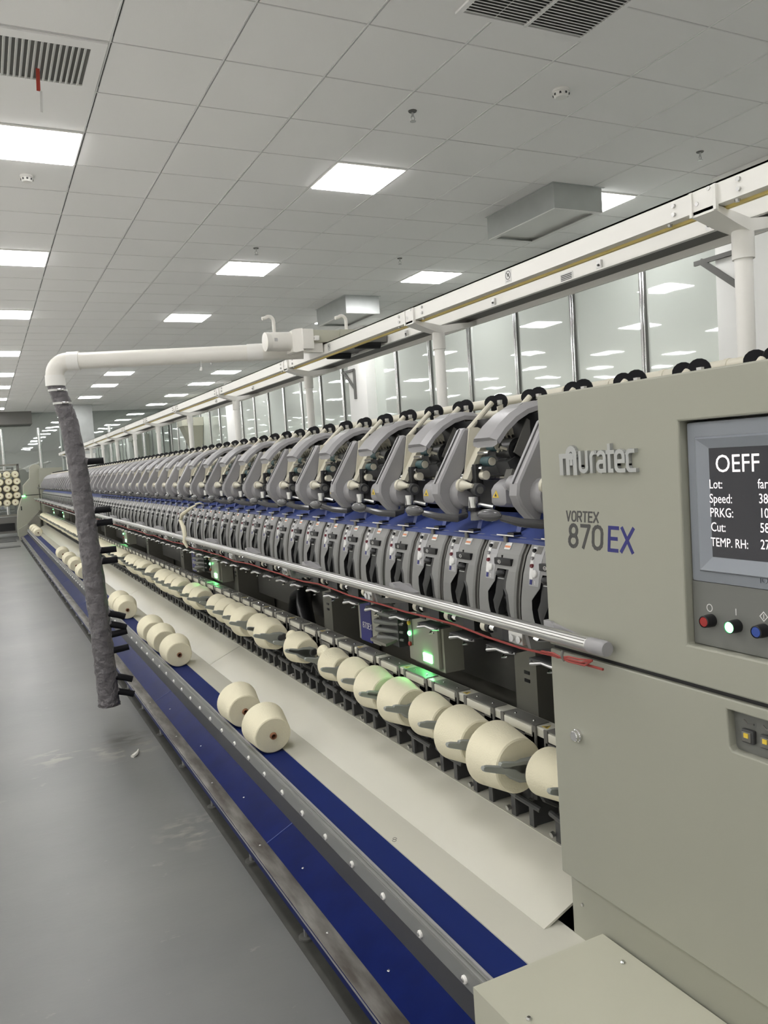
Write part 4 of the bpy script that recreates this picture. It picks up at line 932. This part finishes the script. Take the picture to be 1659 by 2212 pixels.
for q in range(3): o.tube([(1.270+.003*q, 1.70, 1.070), (1.262, 1.64-.01*q, 1.078-.004*q), (1.262, 1.58, 1.074+.006*(q-1)), (1.262, 1.52+.01*q, 1.076+.006*(q-1)), (1.27, 1.50, 1.085)], .0026, M['cord'], 6)
o.tube([(1.262, 1.60, 1.092), (1.258, 1.60, 1.078), (1.264, 1.598, 1.066)], .004, M['mgrey'], 6)
obj('tied_end', o, t)
o = MB(); o.tube([(1.34, 5.72, 1.36), (1.31, 5.78, 1.335), (1.265, 5.86, 1.29), (1.255, 5.88, 1.25), (1.262, 5.82, 1.20), (1.258, 5.78, 1.15), (1.25, 5.77, 1.10), (1.262, 5.75, 1.06)], [.005, .011, .014, .012, .016, .015, .014, .008], M['hair'], 8)
o.tube([(1.33, 5.70, 1.365), (1.36, 5.69, 1.372), (1.39, 5.70, 1.36)], [.008, .006, .003], M['hair'], 6)
tag(obj('yarn_strand', o, origin=(1.27, 5.75, 1.12)), 'loose cream yarn strand draped over the aluminium tube', 'yarn strand')

# ================================================================== TRAVELLING CARRIAGES IN THE OPEN BAY
def tower(y, label):
    t = thing('doffing_carriage', label, 'carriage', (1.62, y, .72), 'beige travelling carriages')
    o = MB(); o.box(1.58, 1.60, y-.125, y+.125, .735, 1.07, M['beige'], .008); o.box(1.60, 1.69, y-.140, y+.11, .722, 1.07, M['beige']); obj('housing', o, t)
    o = MB(); o.box(1.577, 1.581, y+.085, y+.12, .80, 1.05, M['mgrey']); sp = obj('switch_strip', o, t, smooth=False)
    for z, m, nm in ((.895, M['yellow'], 'yellow_lamp'), (.850, M['gled'], 'green_lamp'), (.805, M['red'], 'red_lamp')): obj(nm, MB().lathe((1.578, y+.103, z), (-1, 0, 0), [(0, .010), (.008, .010), (.011, .006)], m, 12), sp)
    obj('display', MB().box(1.577, 1.581, y-.072, y-.002, .752, .785, M['gdisp']), t, smooth=False)['label'] = 'glowing green display'
    obj('window', MB().box(1.577, 1.581, y-.04, y+.035, .93, .985, M['black']), t, smooth=False)
    return t
tp = tower(2.92, 'beige carriage with glowing green display nearest the control cabinet')
for y, l in ((6.30, 'beige carriage with green display, second from the control cabinet'), (10.75, 'beige carriage with green display just right of the grey hose'), (19.6, 'small distant green lit carriage left of the grey hose, nearer one'), (22.4, 'small distant green lit carriage left of the grey hose, farther one')):
    dup(tp, (1.62, y, .72), l)
def piecer(y, label):
    t = thing('piecing_carriage', label, 'carriage', (1.62, y, .72), 'piecing carriages')
    o = MB(); o.box(1.58, 1.82, y-.11, y+.12, .735, 1.07, M['beige'], .006); obj('housing', o, t)
    bp2 = obj('blue_panel', MB().box(1.576, 1.581, y-.03, y+.09, .735, 1.05, M['navy']), t, smooth=False)
    xx = MB(); u0 = 0
    for ch in '870EX':
        wf, ss = G[ch]
        for s_ in ss: xx.stroke([(y+.065-u0-p[0]*.026, .800+p[1]*.026) for p in s_], .003, 1.576, .0005, M['paper'])
        u0 += wf*.026+.006
    obj('white_lettering', xx, bp2, smooth=False)
    o = MB()
    for q in range(6): o.tube([(1.57+.01*(q % 2), y-.12, .80+q*.035), (1.545-.006*(q % 3), y-.17, .795+q*.038), (1.57, y-.24, .80+q*.033), (1.61, y-.29, .79+q*.036)], [.006, .012, .010, .006], M['grey'], 8)
    o.box(1.59, 1.70, y-.28, y-.11, .76, 1.05, M['dgrey']); o.obox((1.565, y-.19, .785), (.035, 0, .008), (0, .08, 0), (0, 0, .006), M['inside']); obj('suction_arms', o, t)
    obj('status_lamp', MB().ell((1.56, y-.215, .805), .003, .003, .003, M['gled']), t)
    return t
pp_ = piecer(3.44, 'carriage with blue panel and white lettering beside the nearest green display')
dup(pp_, (1.62, 6.95, .72), 'blue panelled carriage beside the second green display, farther along')
# black hose in the open bay
tag(obj('coiled_hose', MB().tube([(1.74, 4.55, .46), (1.70, 4.60, .62), (1.74, 4.75, .72), (1.82, 4.95, .76), (1.84, 5.15, .70), (1.83, 5.2, .56)], .05, M['black'], 14).torus((1.70, 4.60, .62), (0, .3, 1), .05, .004, M['dgrey']), origin=(1.75, 4.8, .43)), 'black ribbed hose curving inside the open machine bay', 'hose')

# ================================================================== OVERHEAD TRACK
bx = 2.03
t = thing('overhead_track', 'white twin beam track above the machine for the travelling blower', 'track', (2.2, 12, 2.3))
o = MB(); o.box(bx, bx+.012, .4, 25, 2.29, 2.358, M['white']); o.box(bx+.012, bx+.06, .4, 25, 2.29, 2.296, M['white']); o.box(bx, bx+.05, .4, 25, 2.352, 2.358, M['white']); fb = obj('front_beam', o, t, smooth=False)
o = MB(); o.box(2.30, 2.306, .4, 25, 2.297, 2.352, M['white']); o.box(2.306, 2.40, .4, 25, 2.297, 2.303, M['angle']); o.box(2.40, 2.41, .4, 25, 2.270, 2.352, M['white']); o.box(2.285, 2.30, .4, 25, 2.297, 2.303, M['white']); rbm = obj('rear_beam', o, t, smooth=False)
obj('power_strip', MB().box(bx+.040, bx+.054, .4, 25, 2.281, 2.290, M['ycable']), t, smooth=False)['label'] = 'yellow power strip'
bk = None
PYs = [1.785+1.88*i for i in range(0, 13)]
def arm(y):
    o = MB()
    o.box(bx-.006, bx, y-.045, y+.045, 2.278, 2.352, M['white'], .003); 
    for dy in (-.045, .045): o.box(bx-.012, bx, y+dy-.005, y+dy+.005, 2.275, 2.350, M['white'])
    rings = []
    for x, z, hh, ww in ((bx-.006, 2.282, .008, .045), (bx+.08, 2.262, .016, .040), (2.19, 2.246, .020, .032), (2.29, 2.262, .016, .036), (2.40, 2.278, .008, .045)):
        rings.append([(x, y-ww, z+hh), (x, y+ww, z+hh), (x, y+ww, z-hh), (x, y-ww, z-hh)])
    o.loft(rings, M['white']); return o
def boltset(y):
    res = []
    for dy, dz in ((-.125, 2.338), (-.125, 2.310), (.12, 2.335), (.12, 2.308), (-.02, 2.345), (.025, 2.312)):
        res.append(MB().lathe((bx, y+dy, dz), (-1, 0, 0), [(0, .007), (.008, .007), (.008, .004)], M['steel'], 8))
    for dy in (-.10, .16): res.append(MB().lathe((bx+.02, y+dy, 2.29), (0, 0, -1), [(0, .009), (.008, .007)], M['steel'], 8))
    return res
posts = []
for q, y in enumerate(PYs):
    if bk is None:
        bk = obj('cross_arm', arm(y), t, ang=.4); bb = [obj('bolt', m_, bk) for m_ in boltset(y)]; by0 = y
    else:
        c = bk.copy(); COL.objects.link(c); c.parent = t; c.location = (0, y-by0, 0)
        if q < 7:
            for b1 in bb: d2 = b1.copy(); COL.objects.link(d2); d2.parent = c
for q, y in enumerate((2.0, 2.55, 3.3, 4.2, 4.9, 6.1, 7.2, 8.5)):
    o = MB(); o.box(2.288, 2.300, y-.012, y+.012, 2.300, 2.338, M['steel']); o.lathe((2.287, y, 2.318), (-1, 0, 0), [(0, .005), (.004, .004)], M['dgrey'], 8); obj('hanger_clip', o, rbm)
o = MB(); o.box(2.297, 2.30, 2.72, 2.80, 2.303, 2.336, M['paper'])
for q in range(4): o.box(2.2965, 2.297, 2.725, 2.795, 2.306+q*.007, 2.310+q*.007, M['ink'])
obj('data_label', o, rbm, smooth=False)
for y in (2.806, 4.746):
    o = MB(); o.box(bx-.0012, bx, y-.022, y+.022, 2.297, 2.347, M['paper']); xx = bx-.0012
    o.stroke([(y+.017*math.cos(a*PI/8), 2.326+.017*math.sin(a*PI/8)) for a in range(17)], .0025, xx, .0004, M['ink']); o.stroke([(y+.011, 2.338), (y-.011, 2.314)], .0025, xx, .0004, M['ink'])
    o.prism([(y+.006, 2.320), (y+.004, 2.333), (y-.006, 2.334), (y-.008, 2.322)], 'x', xx-.0003, xx, M['mgrey']); o.stroke([(y+.012, 2.302), (y-.012, 2.302)], .0018, xx, .0004, M['mgrey'])
    obj('prohibition_sticker', o, fb, smooth=False)['label'] = 'white sticker with crossed circle'
pp0 = None
for q, y in enumerate(PYs):
    lab_ = 'white post under the overhead track, %s from the control cabinet' % nth(q+1)
    if pp0 is None:
        pp0 = thing('track_post', lab_, 'post', (2.19, y, 0), 'white posts under the overhead track')
        obj('pole', MB().cyl((2.19, y, 0), (2.19, y, 2.17), .0275, M['white'], n=18), pp0); obj('sleeve', MB().cyl((2.19, y, 2.148), (2.19, y, 2.236), .0335, M['white'], n=18), pp0)
    else: dup(pp0, (2.19, y, 0), lab_)
    pp0_done = True
# hanging rods from ceiling to track
for q, y in enumerate((4.3, 7.9, 11.6)):
    tag(obj('hanger_rod', MB().cyl((2.32, y, 2.352), (2.32, y, 2.43), .008, M['white'], n=8), origin=(2.32, y, 2.352)), 'short white upright rod on the rear track beam, %s from the control cabinet' % nth(q+1), 'rod', 'upright rods on the track')
# dark angle brackets on the pillars
for q, y in enumerate(pill[:2]):
    t = thing('wall_bracket', 'dark angle iron bracket on the %s white pillar' % ('nearest' if q == 0 else 'second'), 'bracket', (5.90, y, 3.0))
    yb = y+.07
    obj('upright', MB().box(5.89, 5.919, yb-.03, yb+.03, 2.66, 3.16, M['angle']), t, smooth=False)
    obj('strut', MB().obox((5.90, yb+.21, 3.0), (0, .22, .17), (.012, 0, 0), (0, -.016, .02), M['angle']), t, smooth=False)
    obj('arm', MB().box(5.89, 5.914, yb-.02, yb+.50, 3.14, 3.18, M['angle']), t, smooth=False)

# ================================================================== TRAVELLING BLOWER
PA = Vector((.545, 5.44, 2.335)); PB = Vector((1.70, 5.07, 2.338)); pd = (PB-PA).normalized()
t = thing('travelling_blower', 'white blower on the track with a long pipe and hanging grey hose', 'blower', (2.2, 5.0, 2.36))
o = MB(); o.box(1.88, 2.26, 4.80, 5.12, 2.362, 2.440, M['cover'], .006); o.box(1.875, 1.95, 4.79, 5.13, 2.32, 2.445, M['pvc'], .005); o.box(2.13, 2.27, 4.79, 5.13, 2.362, 2.444, M['cover'], .005); obj('blower_box', o, t)
o = MB(); o.loft([[(1.88, 4.80, 2.31), (1.88, 5.14, 2.31), (1.88, 5.14, 2.45), (1.88, 4.80, 2.45)], [(1.845, 4.84, 2.305), (1.845, 5.12, 2.305), (1.845, 5.12, 2.45), (1.845, 4.84, 2.45)], [(1.83, 4.855, 2.31), (1.83, 5.10, 2.31), (1.83, 5.10, 2.445), (1.83, 4.855, 2.445)]], M['pvc']); obj('inlet_flange', o, t, smooth=False)
o = MB(); o.lathe((1.835, 4.915, 2.383), (-1, 0, -.02), [(0, .060), (.13, .060), (.137, .057), (.143, .060), (.168, .059), (.171, .01)], M['pvc'], 28); mo = obj('fan_motor', o, t)
obj('motor_clip', MB().box(1.71, 1.73, 4.852, 4.862, 2.375, 2.395, M['chrome']), mo, smooth=False)
o = MB(); o.cyl(PB-pd*.02, PB+pd*.26, .056, M['pvc'], n=24); o.cyl(PB-pd*.10, PB-pd*.0, .0565, M['white'], n=24); obj('pipe_collar', o, t)
obj('horizontal_pipe', MB().cyl(PA, PB, .0515, M['pvc'], n=28), t)
HP = [(.487, 5.47, 2.17), (.500, 5.47, 2.06), (.522, 5.47, 1.96), (.550, 5.47, 1.70), (.566, 5.47, 1.42), (.580, 5.47, 1.14), (.592, 5.47, .86), (.602, 5.47, .60), (.608, 5.47, .36), (.612, 5.47, .17), (.613, 5.47, .115)]
el = []
for i in range(9):
    a = math.radians(90*i/8); el.append(PA-pd*(.085*math.sin(a))-Vector((0, 0, 1))*(.085*(1-math.cos(a))))
el = [PA+pd*.06]+el
o = MB(); o.tube(el+[el[-1]-Vector((0, 0, .03))], .055, M['pvc'], 28); o.cyl(PA+pd*.07, PA+pd*.0, .059, M['white'], n=28); o.cyl(el[-1]+Vector((0, 0, .0)), el[-1]-Vector((0, 0, .065)), .059, M['white'], n=28); obj('elbow', o, t)
top = el[-1]-Vector((0, 0, .06))
hp_path = [top]+[Vector(p) for p in HP[1:]]
# crumpled cloth sleeve
pts = []
for i in range(len(hp_path)-1):
    for s_ in range(8): pts.append(hp_path[i].lerp(hp_path[i+1], s_/8))
pts.append(hp_path[-1])
random.seed(3); n = 28; rings = []
for i, p in enumerate(pts):
    f = i/(len(pts)-1); base_r = .052+.013*min(1, f*1.6) + (.004 if f > .95 else 0)
    rings.append([p+Vector((math.cos(2*PI*j/n), math.sin(2*PI*j/n), 0))*(base_r+.0025*math.sin(i*1.3+j*.9)+.0022*math.sin(i*2.7-j*1.7)+random.uniform(-.0012, .0012)) for j in range(n)])
sl_ = obj('cloth_hose', MB().loft(rings, M['sleeve']), t, ang=1.2)
for z, r in ((pts[2].z, .057), (pts[7].z, .058)):
    p = min(pts, key=lambda q: abs(q.z-z)); o = MB(); o.lathe((p.x, p.y, p.z-.006), (0, 0, 1), [(0, r), (.012, r)], M['steel'], 28); o.box(p.x-.01, p.x+.03, p.y-r-.008, p.y-r+.004, p.z-.006, p.z+.007, M['chrome'], .002); obj('hose_clamp', o, t)
def hose_at(z):
    for a, b in zip(pts[:-1], pts[1:]):
        if a.z >= z >= b.z: return a.lerp(b, (a.z-z)/(a.z-b.z+1e-9))
    return pts[-1]
for px, py, kind in ((196, 997, 0), (212, 1102, 0), (216, 1130, 1), (223, 1189, 0), (226, 1212, 0), (243, 1324, 2), (246, 1347, 2), (249, 1370, 3), (254, 1404, 3), (258, 1460, 2), (263, 1492, 2)):
    r = F+R_*((px-829.5)/1743.7)+U_*((1106-py)/1743.7); p = CAM+r*(5.45/r.y); c = hose_at(p.z)
    o = MB(); L = .158; dz = {0: .002, 1: .004, 2: -.035, 3: .012}[kind]
    path = [(c.x+.045, 5.46, p.z+.002), (c.x+.075, 5.455, p.z+dz*.15), (c.x+.115, 5.45, p.z+dz*.5), (c.x+L, 5.445, p.z+dz)]
    o.tube(path, [.025, .0215, .021, .0205], M['rubber'], 12); o.tube([path[0], (c.x+.07, 5.456, p.z+.002)], [.028, .021], M['sleeve'], 12)
    obj('nozzle', o, t)
for x, y, z in ((1.735, 4.92, 2.44), (2.21, 4.86, 2.442)):
    o = MB(); o.tube([(x, y, z), (x, y, z+.07)]+[(x-.03+.03*math.cos(a*PI/8), y, z+.07+.03*math.sin(a*PI/8)) for a in range(1, 7)]+[(x-.075, y, z+.085)], .011, M['pvc'], 12); obj('vent_pipe', o, t)
o = MB(); o.box(1.90, 2.02, 4.82, 4.86, 2.30, 2.37, M['pvc'], .004); o.box(1.95, 1.98, 4.77, 4.80, 2.37, 2.40, M['white'], .004); o.lathe((1.95, 4.785, 2.385), (-1, 0, 0), [(0, .006), (.004, .006)], M['chrome'], 8); obj('drive_bracket', o, t)
o = MB(); o.box(2.09, 2.29, 4.45, 5.0, 2.31, 2.37, M['mgrey'], .004); o.cyl((2.10, 4.50, 2.305), (2.26, 4.50, 2.305), .03, M['black'], n=14); o.cyl((2.10, 4.95, 2.305), (2.26, 4.95, 2.305), .03, M['black'], n=14); obj('trolley', o, t)
o = MB(); o.prism([(0, 0), (.006, .02), (.016, .022), (.016, .004), (.008, -.004)], 'y', 5.15, 5.16, M['white']); 
o.v = [(v[0]+1.30, v[1], v[2]+2.235) for v in o.v]; o.tube([(1.31, 5.15, 2.257), (1.31, 5.15, 2.30)], .002, M['steel'], 6); o.lathe((1.37, 5.13, 2.28), (0, 0, -1), [(0, .008), (.012, .006)], M['chrome'], 10); obj('pipe_tag', o, t)

# ================================================================== FAR END
t = thing('tail_cabinet', 'beige end cabinet closing the far end of the machine', 'cabinet', (1.5, 24.8, 0))
pr = [(.77, .10), (.765, .35), (.82, .80), (.93, 1.10), (1.005, 1.245), (1.02, 1.50), (1.20, 1.69), (1.225, 1.94), (1.25, 1.965), (2.05, 1.95), (2.05, .10)]
b = MB(); b.prism([(.78, 0), (.78, .3), (1.0, .42), (1.36, .42), (1.36, 0)], 'y', 24.52, 24.66, M['beige']); b.prism(pr, 'y', 24.66, 25.3, M['beige']); obj('housing', b, t, smooth=False)
b = MB(); b.box(1.44, 2.05, 24.42, 24.66, .35, 1.95, M['beige']); obj('inner_wall', b, t, smooth=False)
b = MB(); b.box(1.02, 1.44, 24.655, 24.662, 1.215, 1.235, M['black']); b.box(1.40, 1.415, 24.64, 24.662, .35, 1.50, M['ink']); obj('panel_gap', b, t, smooth=False)
b = MB(); b.prism([(1.02, .42), (1.36, .78), (1.36, .42)], 'y', 24.45, 24.655, M['inside']); obj('guide_plate', b, t, smooth=False)
obj('green_lamp', MB().box(.95, 1.04, 24.63, 24.665, 1.19, 1.225, M['gled']), t, smooth=False)['label'] = 'lit green lamp'
obj('dome', MB().prism([(1.36+.14*math.cos(a*PI/10), 1.96+.12*math.sin(a*PI/10)) for a in range(11)], 'y', 24.68, 25.25, M['beige']), t)
obj('handle', MB().box(.895, .925, 24.64, 24.664, .82, .93, M['black'], .003), t)
# trolley of finished packages
t = thing('package_trolley', 'steel frame trolley stacked with cream packages at the far left', 'trolley', (.45, 26.2, 0))
b = MB()
for x in (-.35, .98): b.box(x-.03, x+.03, 26.2, 26.28, .12, 2.15, M['mgrey']); b.box(x-.03, x+.03, 26.75, 26.8, .12, 2.15, M['mgrey'])
for z in (2.10, 1.92, .95, .62, .35): b.box(-.35, .98, 26.2, 26.24, z, z+.05, M['inside'])
b.box(-.35, .95, 26.26, 26.3, 1.0, 1.72, M['mgrey']); obj('frame', b, t, smooth=False)
obj('base_box', MB().box(-.32, .95, 26.15, 26.8, .12, .60, M['mgrey']), t, smooth=False)
obj('dark_recess', MB().box(-.2, .75, 26.13, 26.15, .2, .42, M['black']), t, smooth=False)
for x in (-.25, .88): obj('caster', MB().cyl((x-.02, 26.3, .06), (x+.02, 26.3, .06), .06, M['black'], n=14), t)
cols = [.17, .42, .66, .88]
RW = ['bottom', 'second lowest', 'middle', 'second highest', 'top']
CN = {0: 'leftmost', 1: 'second from left', 2: 'third from left', 3: 'rightmost'}
for r in range(5):
    for q in range(4):
        x = cols[q]+(.05 if r % 2 == 1 else 0)-.03*(4-r)*.5; z = 1.02+r*.205
        package(.105, (x, 26.02+.01*q, z), 'cream package on the far trolley, %s row, %s' % (RW[r], CN[q]), 'packages on the far trolley')
# low dark floor mats in front of the trolley
for q, (x0, x1, y0, y1) in enumerate(((-.6, .7, 24.1, 25.0), (-.6, .72, 22.0, 22.5))):
    tag(obj('floor_mat', MB().box(x0, x1, y0, y1, .0, .012, M['dgrey']), origin=((x0+x1)/2, (y0+y1)/2, 0), smooth=False), 'dark strip mat on the far floor, %s' % ('closest to the trolley' if q == 0 else 'nearer the camera'), 'mat')
t = thing('wall_hopper', 'beige tapered sheet metal hopper on the far right glass wall', 'hopper', (5.8, 24.6, 2.3))
obj('hopper_head', MB().box(5.45, 6.09, 24.2, 24.9, 2.95, 3.2, M['cover']), t, smooth=False)
obj('hopper_body', MB().loft([[(5.50, 24.25, 2.95), (6.09, 24.25, 2.95), (6.09, 24.88, 2.95), (5.50, 24.88, 2.95)], [(5.78, 24.5, 2.25), (6.09, 24.5, 2.25), (6.09, 24.85, 2.25), (5.78, 24.85, 2.25)]], M['cover']), t, smooth=False)
# lint on the floor
o = MB(); o.tube([(.625, 4.70, .006), (.65, 4.72, .012), (.665, 4.76, .01), (.675, 4.80, .008)], [.012, .011, .006, .003], M['lint'], 7)
tag(obj('lint_scrap', o, origin=(.65, 4.73, 0)), 'small scrap of white lint on the grey floor by the trough', 'lint')
